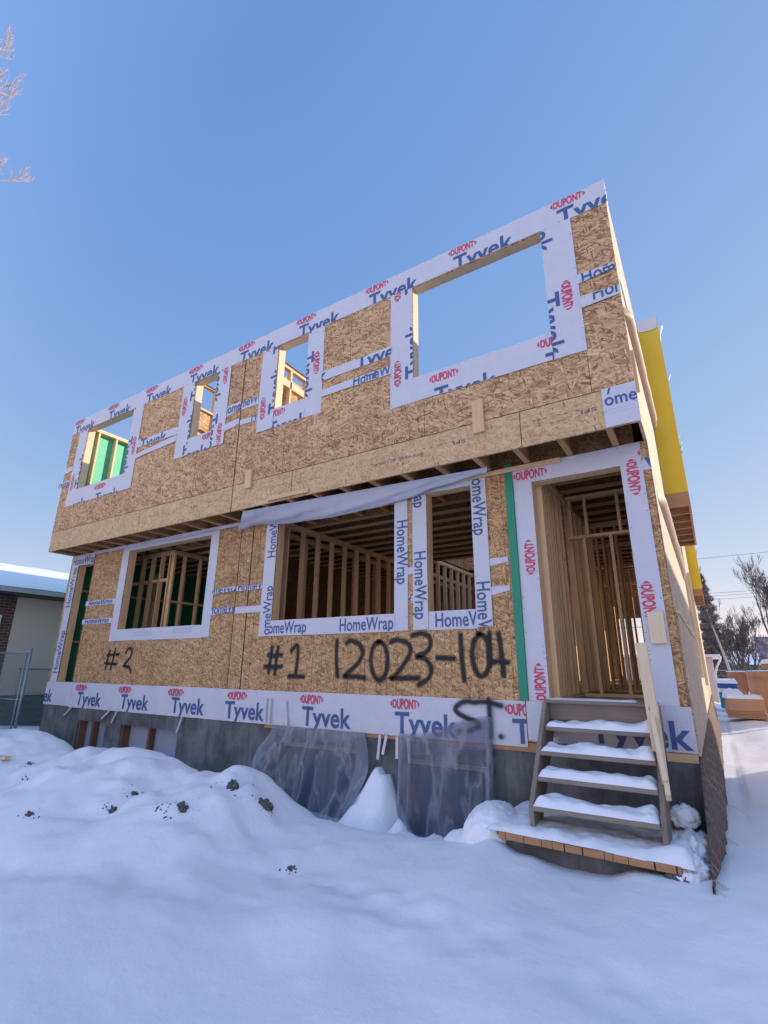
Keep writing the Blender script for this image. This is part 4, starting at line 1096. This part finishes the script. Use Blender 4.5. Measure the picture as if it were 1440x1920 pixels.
MB().tube([(-3.45,.2,.585),(-.30,.2,.585)], .02, 8).tube([(-3.45,.2,-.36),(-.30,.2,-.36)], .012, 8).build('gate_rail', MAT['galv'], cg, True)
chain(MB(), -3.45, -.46, -1.25, .57, .2).build('wire_mesh', MAT['galv'], cg)
cf = empty('chain_link_fence', (-1.6, 1.4, -1.), 'low chain-link fence panel behind the gate against the duplex corner', 'fence')
MB().tube([(-3.45,1.4,.23),(-.02,1.4,.23)], .02, 8).build('top_rail', MAT['galv'], cf, True)
chain(MB(), -3.45, -.02, -1.25, .22, 1.4, .07).build('wire_mesh', MAT['galv'], cf)
cp = empty('chain_link_leaf', (-1.6, -.25, -1.), 'swung-open narrow chain-link leaf in front of the tall gate', 'gate')
MB().tube([(-2.3,-.1,-1.2),(-2.3,-.1,.08)], .018, 8).tube([(-1.05,-.1,-1.2),(-1.05,-.1,.08)], .018, 8).tube([(-2.3,-.1,.04),(-1.05,-.1,.04)], .014, 8).build('leaf_frame', MAT['galv'], cp, True)
chain(MB(), -2.3, -1.05, -1.2, .03, -.1, .07).build('wire_mesh', MAT['galv'], cp)
tag(blob('orange_cap', (.95,.30,-1.13), .07, MAT['orange'], 2., (.8,.8,1.2), .25), 'small bright orange plastic cap by the left foundation corner', 'marker')
dbx = empty('snowy_board_pile', (.5, .2, -1.1), 'dark board end under snow at the left foundation corner', 'boards')
MB().box(.25,.05,-1.2,.95,.22,-1.02).build('board', MAT['brown'], dbx, bevel=.01); snowcap(.2,1.0,.03,.26,-1.018,.03,5.,'board_snow',dbx)
pb = hit(3, 1423)
if pb: tag(MB().beam((pb.x-.6,pb.y-.15,pb.z+.01),(pb.x+.12,pb.y+.03,pb.z+.02),.09,.035).build('wood_board', MAT['fx']), 'short yellow board end lying on the snow at the left picture edge', 'board')

# ------------------------------------------------------------------ trees
def grow(mb_t, mb_c, p, d, L_, r_, depth, rg, up=.15, spread=.6, kids=(2,4), twig=3, lo=.012):
    seg = 4; pts = [p]; q = p.copy(); dd = d.copy()
    for i in range(seg):
        dd = (dd+Vector((rg.uniform(-1,1), rg.uniform(-1,1), rg.uniform(-1,1)))*.16+Vector((0,0,up*.25))).normalized()
        q = q+dd*(L_/seg); pts.append(q.copy())
    rr = [max(lo, r_*(1-.45*i/seg)) for i in range(seg+1)]
    (mb_t if depth > twig else mb_c).tube(pts, rr, 6 if depth > twig else 4, False)
    if depth == 0: return
    for k in range(rg.randint(*kids)):
        t = rg.uniform(.35, 1.); i = min(seg-1, int(t*seg)); b = pts[i].lerp(pts[i+1], t*seg-i)
        nd = (dd+Vector((rg.uniform(-1,1), rg.uniform(-1,1), rg.uniform(-.5,.8)))*spread+Vector((0,0,up))).normalized()
        grow(mb_t, mb_c, b, nd, L_*rg.uniform(.55,.82), rr[i]*rg.uniform(.5,.7), depth-1, rg, up, spread, kids, twig, lo)
def bare_tree(loc, stems, h, r_, depth, seed, label, matT, matC, up=.15, spread=.6, kids=(2,4), lo=.012, lean=.35):
    rg = random.Random(seed); e = empty('bare_tree', loc, label, 'tree')
    T, C_ = MB(), MB()
    for s in range(stems):
        a = 2*math.pi*s/stems+rg.uniform(-.5,.5)
        d = Vector((math.cos(a)*lean, math.sin(a)*lean, 1)).normalized() if stems > 1 else Vector((rg.uniform(-.05,.05), 0, 1))
        grow(T, C_, Vector(loc), d, h, r_, depth, rg, up, spread, kids, max(1, depth-2), lo)
    T.build('trunk', matT, e, True); C_.build('crown', matC, e)
    return e
# frosted tree at the street, only its outer twigs reach the frame
rg = random.Random(5)
ft = empty('frosted_tree', (.2, -4.2, -1.3), 'leafless tree with pale sunlit twigs reaching in at the upper left corner', 'tree')
T, C_ = MB(), MB()
T.tube([(.2,-4.2,-1.4),(.25,-4.2,2),(.1,-4.0,5),(.3,-4.05,8.5),(.2,-4.0,12)], [.22,.19,.16,.12,.05], 10)
def limb(p0, p1, r_, seed):
    g = random.Random(seed); p0, p1 = Vector(p0), Vector(p1); d = p1-p0
    pts = [p0+d*(i/7)+Vector((g.uniform(-.1,.1), g.uniform(-.1,.1), .25*math.sin(i/7*3.1)+g.uniform(-.06,.06))) for i in range(8)]
    T.tube(pts, [r_*(1-.75*i/7) for i in range(8)], 7)
    for i in range(3, 8):
        for k in range(3):
            nd = (d.normalized()*.8+Vector((g.uniform(-.6,.6), g.uniform(-.6,.6), g.uniform(-.3,1.)))).normalized()
            grow(T, C_, pts[i], nd, g.uniform(.22,.5), r_*.24, 3, g, .3, .6, (1,3), 9, .0042)
limb((.2,-4.0,10.4), (.55,-3.02,12.35), .035, 1); limb((.2,-4.0,9.0), (.62,-2.70,10.15), .022, 2); limb((.2,-4.0,11.4), (.52,-3.3,13.5), .03, 3); limb((.2,-4.0,10.0), (.50,-3.12,11.5), .025, 4)
for i in range(9):
    a = rg.uniform(2, 5.2); z = rg.uniform(5, 11.5)
    limb((.2,-4.0,z), (.2+math.cos(a)*rg.uniform(1,2.6), -4.0+math.sin(a)*rg.uniform(.6,2.), z+rg.uniform(.8,2.)), .05, 20+i)
T.build('trunk', MAT['frostbark'], ft, True); C_.build('crown', MAT['frostbark'], ft)

# right-hand background
bare_tree((13.9,48,-1.3), 5, 2.7, .13, 6, 11, 'many-stemmed leafless tree standing behind the orange fence corner', MAT['bark'], MAT['bark'], .25, .46, (2,4), .0075, .40)
bare_tree((16.0,40,-1.3), 2, 3.9, .19, 7, 23, 'big spreading leafless tree at the right picture edge', MAT['bark'], MAT['bark'], .2, .5, (2,4), .0075, .3)
bare_tree((14.2,62,-1.3), 3, 3.2, .15, 6, 31, 'leafless tree farther back between the spruce and the many-stemmed tree', MAT['bark'], MAT['bark'], .25, .48, (2,4), .009, .3)
bt = empty('birch_tree', (12.9, 44, -1.3), 'leaning white-barked trunk in front of the spruce', 'tree')
T, C_ = MB(), MB(); g_ = random.Random(3)
T.tube([(12.95,44,-1.3),(12.7,44,1.0),(12.3,44,3.2),(12.0,44,5.2)], [.11,.09,.07,.03], 8)
for k in range(14): grow(T, C_, Vector((12.7-.05*k,44,1.2+.28*k)), Vector((g_.uniform(-1,1),g_.uniform(-.5,.5),.7)).normalized(), .9, .03, 3, g_, .2, .6, (2,3), 9, .010)
T.build('trunk', MAT['frostbark'], bt, True); C_.build('crown', MAT['bark'], bt)
sp = empty('spruce_tree', (10.9, 50, -1.3), 'tall dark brownish spruce rising behind the duplex', 'tree')
T, F_ = MB(), MB(); g_ = random.Random(9)
T.tube([(12.0,50,-1.3),(12.0,50,9.2)], [.2,.02], 8).build('trunk', MAT['bark'], sp)
for k in range(6500):
    t = g_.random()**.75; z = -.9+10.*(1-t*.99); lay = .75+.25*math.sin(z*7.5)
    rr = (2.2*t**.8+.12)*lay*(g_.random()**.45)*(.75+.5*abs(mn.noise(Vector((z*1.5, k*.001, 2)))))
    a = g_.uniform(0, 6.283); c = Vector((12.0+rr*math.cos(a), 50+rr*math.sin(a), z-.16*rr+g_.uniform(-.08,.08)))
    o_ = Vector((math.cos(a), math.sin(a), -.35)); tn = Vector((-math.sin(a), math.cos(a), g_.uniform(-.5,.3)))
    l_ = g_.uniform(.12,.3); F_.tri(c-tn*.05, c+tn*.06, c+o_*l_+Vector((0,0,g_.uniform(-.12,.05)))); F_.tri(c, c+tn*l_*.8, c+o_*.08+Vector((0,0,-.12)))
F_.build('crown', MAT['spruce'], sp)

def cable(a, b, r_, sag, lb):
    a, b = Vector(a), Vector(b); pts = [a.lerp(b, i/24)+Vector((0,0,-sag*4*(i/24)*(1-i/24))) for i in range(25)]
    tag(MB().tube(pts, r_, 5).build('power_line', MAT['wire']), lb, 'power line', 'power lines behind the house')
d45 = 45
cable((-10,30,6.9), (32,30,7.25), .008, .3, 'highest thin single wire crossing the pale sky right of the yellow bump-out')
cable((-10,45,6.7), (34,45,6.95), .012, .25, 'upper of the three close wires just above the tree tops')
cable((-10,45,6.45), (34,45,6.72), .010, .25, 'middle of the three close wires above the trees')
cable((-10,45,6.2), (34,45,6.42), .010, .25, 'lowest of the three close wires above the trees')
cable((-10,30,2.9), (32,30,3.35), .014, .2, 'thick dark cable crossing in front of the spruce')

# fences
def fence(name, a, b, z0, z1, mat, lb, cap=True, wd=.14):
    e = empty(name, (a[0], a[1], z0), lb, 'fence'); A, B_ = Vector((a[0],a[1],0)), Vector((b[0],b[1],0)); d = (B_-A); n = int(d.length/wd); d.normalize(); nn = Vector((-d.y, d.x, 0))
    mb = MB()
    for k in range(n):
        p = A+d*(k*wd+wd/2); off = nn*(.008*(k % 2))
        zt_ = z1+rnd.uniform(-.012,.012)
        mb.beam((p.x+off.x, p.y+off.y, z0), (p.x+off.x, p.y+off.y, zt_), .02, wd-.008, tuple(nn) if abs(nn.y) < .5 else (1,0,0))
    mb.build('board_panel', mat, e)
    r = MB()
    for z in (z0+.3, z1-.25): r.beam((a[0]+nn.x*.05, a[1]+nn.y*.05, z), (b[0]+nn.x*.05, b[1]+nn.y*.05, z), .04, .09)
    r.build('rail', mat, e)
    if cap:
        L_ = (B_-A).length
        MB().grid(40, 4, lambda u, v: (a[0]+(b[0]-a[0])*u+nn.x*(v-.5)*.09, a[1]+(b[1]-a[1])*u+nn.y*(v-.5)*.09, z1+.02+.035*math.sin(v*3.14)*(1+fbm(u*L_, 1, 1, 1.5)))).build('fence_snow', MAT['snow'], e, smooth=True)
    return e
fence('board_fence', (12.32,29.2), (13.22,29.2), -1.3, .30, MAT['fence'], 'reddish orange board fence facing the camera at the end of the yard')
fence('board_fence', (13.25,29.2), (13.42,14.6), -1.3, .33, MAT['fencepale'], 'long paler board fence running back along the right side of the yard')
pk = empty('snow_capped_beam', (13.5, 14, .4), 'orange timber end with a thick round snow cap at the right edge', 'timber')
MB().box(13.02, 14.0, .42, 14.6, 14.28, .55).build('beam', MAT['edge'], pk, bevel=.01)
MB().grid(30, 14, lambda u, v: (13.0+1.62*u, 13.98+.32*v, .552+.125*(min(1, u/.05)**.5)*math.sin(v*3.14)**.5)).build('beam_snow', MAT['snow'], pk, smooth=True)
MB().box(13.46, 14.05, -1.3, 13.56, 14.2, .419).build('post', MAT['edge'], pk)
bn = empty('mottled_banner', (14.2, 24, 1.), 'dark mottled purple-grey sheet on a thin pole at the right edge', 'sign')
MB().quad((13.62,24,.70),(15.2,24,.68),(15.2,24,1.83),(13.55,24,1.86)).build('sheet', MAT['pic'], bn); MB().tube([(13.5,24.02,1.9),(13.62,24.02,-1.3)], .014, 6).build('pole', MAT['galv'], bn)
# stacks
ls = empty('panel_stack', (12.5, 17, -1.2), 'stack of orange wood panels under snow standing in the side yard', 'panel stack')
for k in range(5):
    j = rnd.uniform(-.03,.03); z = -1.17+.045*k
    MB().box(11.97+j, 16.6+j, z, 13.05+j, 17.9+j, z+.04).build('panel', MAT['card'], ls, bevel=.004)
MB().box(12.01, 16.57, -.94, 13.06, 17.9, -.56).build('panel', MAT['card'], ls, bevel=.006)
MB().grid(30, 20, lambda u, v: (12.0+1.06*u, 16.57+1.35*v, -.555+.10*min(1, u*14, (1-u)*14, v*9)**.5*(1+.5*fbm(u*3, v*3, 6.)))).build('stack_snow', MAT['snow'], ls, smooth=True)
l2 = empty('short_panel_stack', (12.1, 19.5, -1.2), 'lower snowy pile of pale boards behind the orange panel stack', 'panel stack')
for k in range(4): MB().box(11.93+.02*k, 19.2, -1.2+.14*k, 12.6, 20.5, -1.2+.14*k+.10).build('panel', MAT['wx'], l2, bevel=.01)
MB().grid(20, 14, lambda u, v: (11.9+.75*u, 19.15+1.4*v, -.64+.28*min(1, u*5, (1-u)*4, v*5)**.5*(1+.6*fbm(u*2, v*3, 16.)))).build('stack_snow', MAT['snow'], l2, smooth=True)
bs = empty('blue_wrapped_stack', (12.2, 23, -1.2), 'tall snow-topped stack in blue and teal wrap behind the panel stacks', 'wrapped stack')
MB().box(11.82, 22.5, -1.2, 12.55, 24.2, -.55).build('teal_bundle', MAT['teal'], bs, bevel=.03)
MB().box(11.85, 22.52, -.549, 12.5, 24.2, -.37).build('white_bundle', MAT['white'], bs, bevel=.03)
MB().box(11.80, 22.5, -.369, 12.54, 24.2, -.16).build('blue_bundle', MAT['tarp'], bs, bevel=.03)
MB().grid(20, 14, lambda u, v: (11.78+.80*u, 22.45+1.8*v, -.17+.17*min(1, u*9, (1-u)*9, v*9)**.5*(1+.4*fbm(u*3, v*3, 26.)))).build('stack_snow', MAT['snow'], bs, smooth=True)
ga = empty('pale_garage', (9, 33, -1.2), 'pale garage with a snowy eave and white downspout behind the duplex', 'garage')
MB().box(4, 30.2, -1.3, 11.8, 36, 1.12).build('wall', MAT['stucco'], ga)
MB().box(3.7, 29.8, 1.121, 12.2, 36.4, 1.24).build('eave', MAT['white'], ga)
MB().grid(20, 10, lambda u, v: (3.7+8.5*u, 29.8+3.3*v, 1.245+.10*v+.03*fbm(u*6, v*3, 2.))).grid(20, 10, lambda u, v: (3.7+8.5*u, 33.1+3.3*v, 1.345-.1*v)).build('roof_snow', MAT['snow'], ga, smooth=True)
MB().tube([(12.18,29.78,1.15),(12.16,29.76,.98),(11.95,29.8,.6),(11.80,29.9,.2),(11.82,29.9,-1.25)], .055, 8).build('downspout', MAT['white'], ga, True)
MB().box(11.801, 30.6, .1, 11.83, 31.6, .95).build('window', MAT['brown'], ga)
c2 = empty('far_chain_link_fence', (12.5, 36, -1.2), 'far chain-link fence with a steel top rail beyond the garage corner', 'fence')
MB().tube([(11.8,36,.42),(13.4,36,.42)], .03, 6).tube([(12.8,36,-1.2),(12.8,36,.42)], .03, 6).build('top_rail', MAT['galv'], c2); chain(MB(), 11.8, 13.4, -1.2, .41, 36, .12, .004).build('wire_mesh', MAT['galv'], c2)
fh = empty('far_bungalow', (18, 74, -1.2), 'far bungalow with a snow-covered roof seen beyond the bare trees', 'house')
MB().box(13.4, 72, -1.3, 26, 80, 1.15).build('wall', MAT['siding'], fh)
MB().grid(16, 6, lambda u, v: (13+13.6*u, 71.4+4.6*v, 1.2+1.7*v)).grid(16, 6, lambda u, v: (13+13.6*u, 76+4.6*v, 2.9-1.7*v)).build('roof', MAT['snow'], fh)
f3 = empty('grey_gabled_house', (13.5, 82, -1.2), 'distant grey gabled house behind the many-stemmed tree', 'house')
MB().box(10.5, 82, -1.3, 16.2, 90, 2.2).build('wall', MAT['siding'], f3)
q_ = MB(); q_.quad((10,81.5,2.1),(13.3,81.5,4.1),(13.3,90,4.1),(10,90,2.1)); q_.quad((13.3,81.5,4.1),(16.8,81.5,2.1),(16.8,90,2.1),(13.3,90,4.1)); q_.tri((10.3,82,2.2),(16.4,82,2.2),(13.3,82,4.0)); q_.build('roof', MAT['siding'], f3)
# house next door on the right: stands outside the frame and keeps the low sun off the side yard
rb_ = empty('right_neighbour_house', (24, 2, -1.2), 'neighbouring two-storey house on the right, outside the picture', 'house')
MB().box(20.4, -9, -1.3, 29, 13.4, 5.2).build('wall', MAT['stucco'], rb_)
q_ = MB(); q_.quad((20,-9.5,5.45),(20,13.9,5.45),(24.7,13.9,6.6),(24.7,-9.5,6.6)); q_.quad((24.7,-9.5,6.6),(24.7,13.9,6.6),(29.4,13.9,5.45),(29.4,-9.5,5.45)); q_.box(20,-9.5,5.1,29.4,13.9,5.449); q_.build('roof', MAT['snow'], rb_)
print('studs', nst[0])
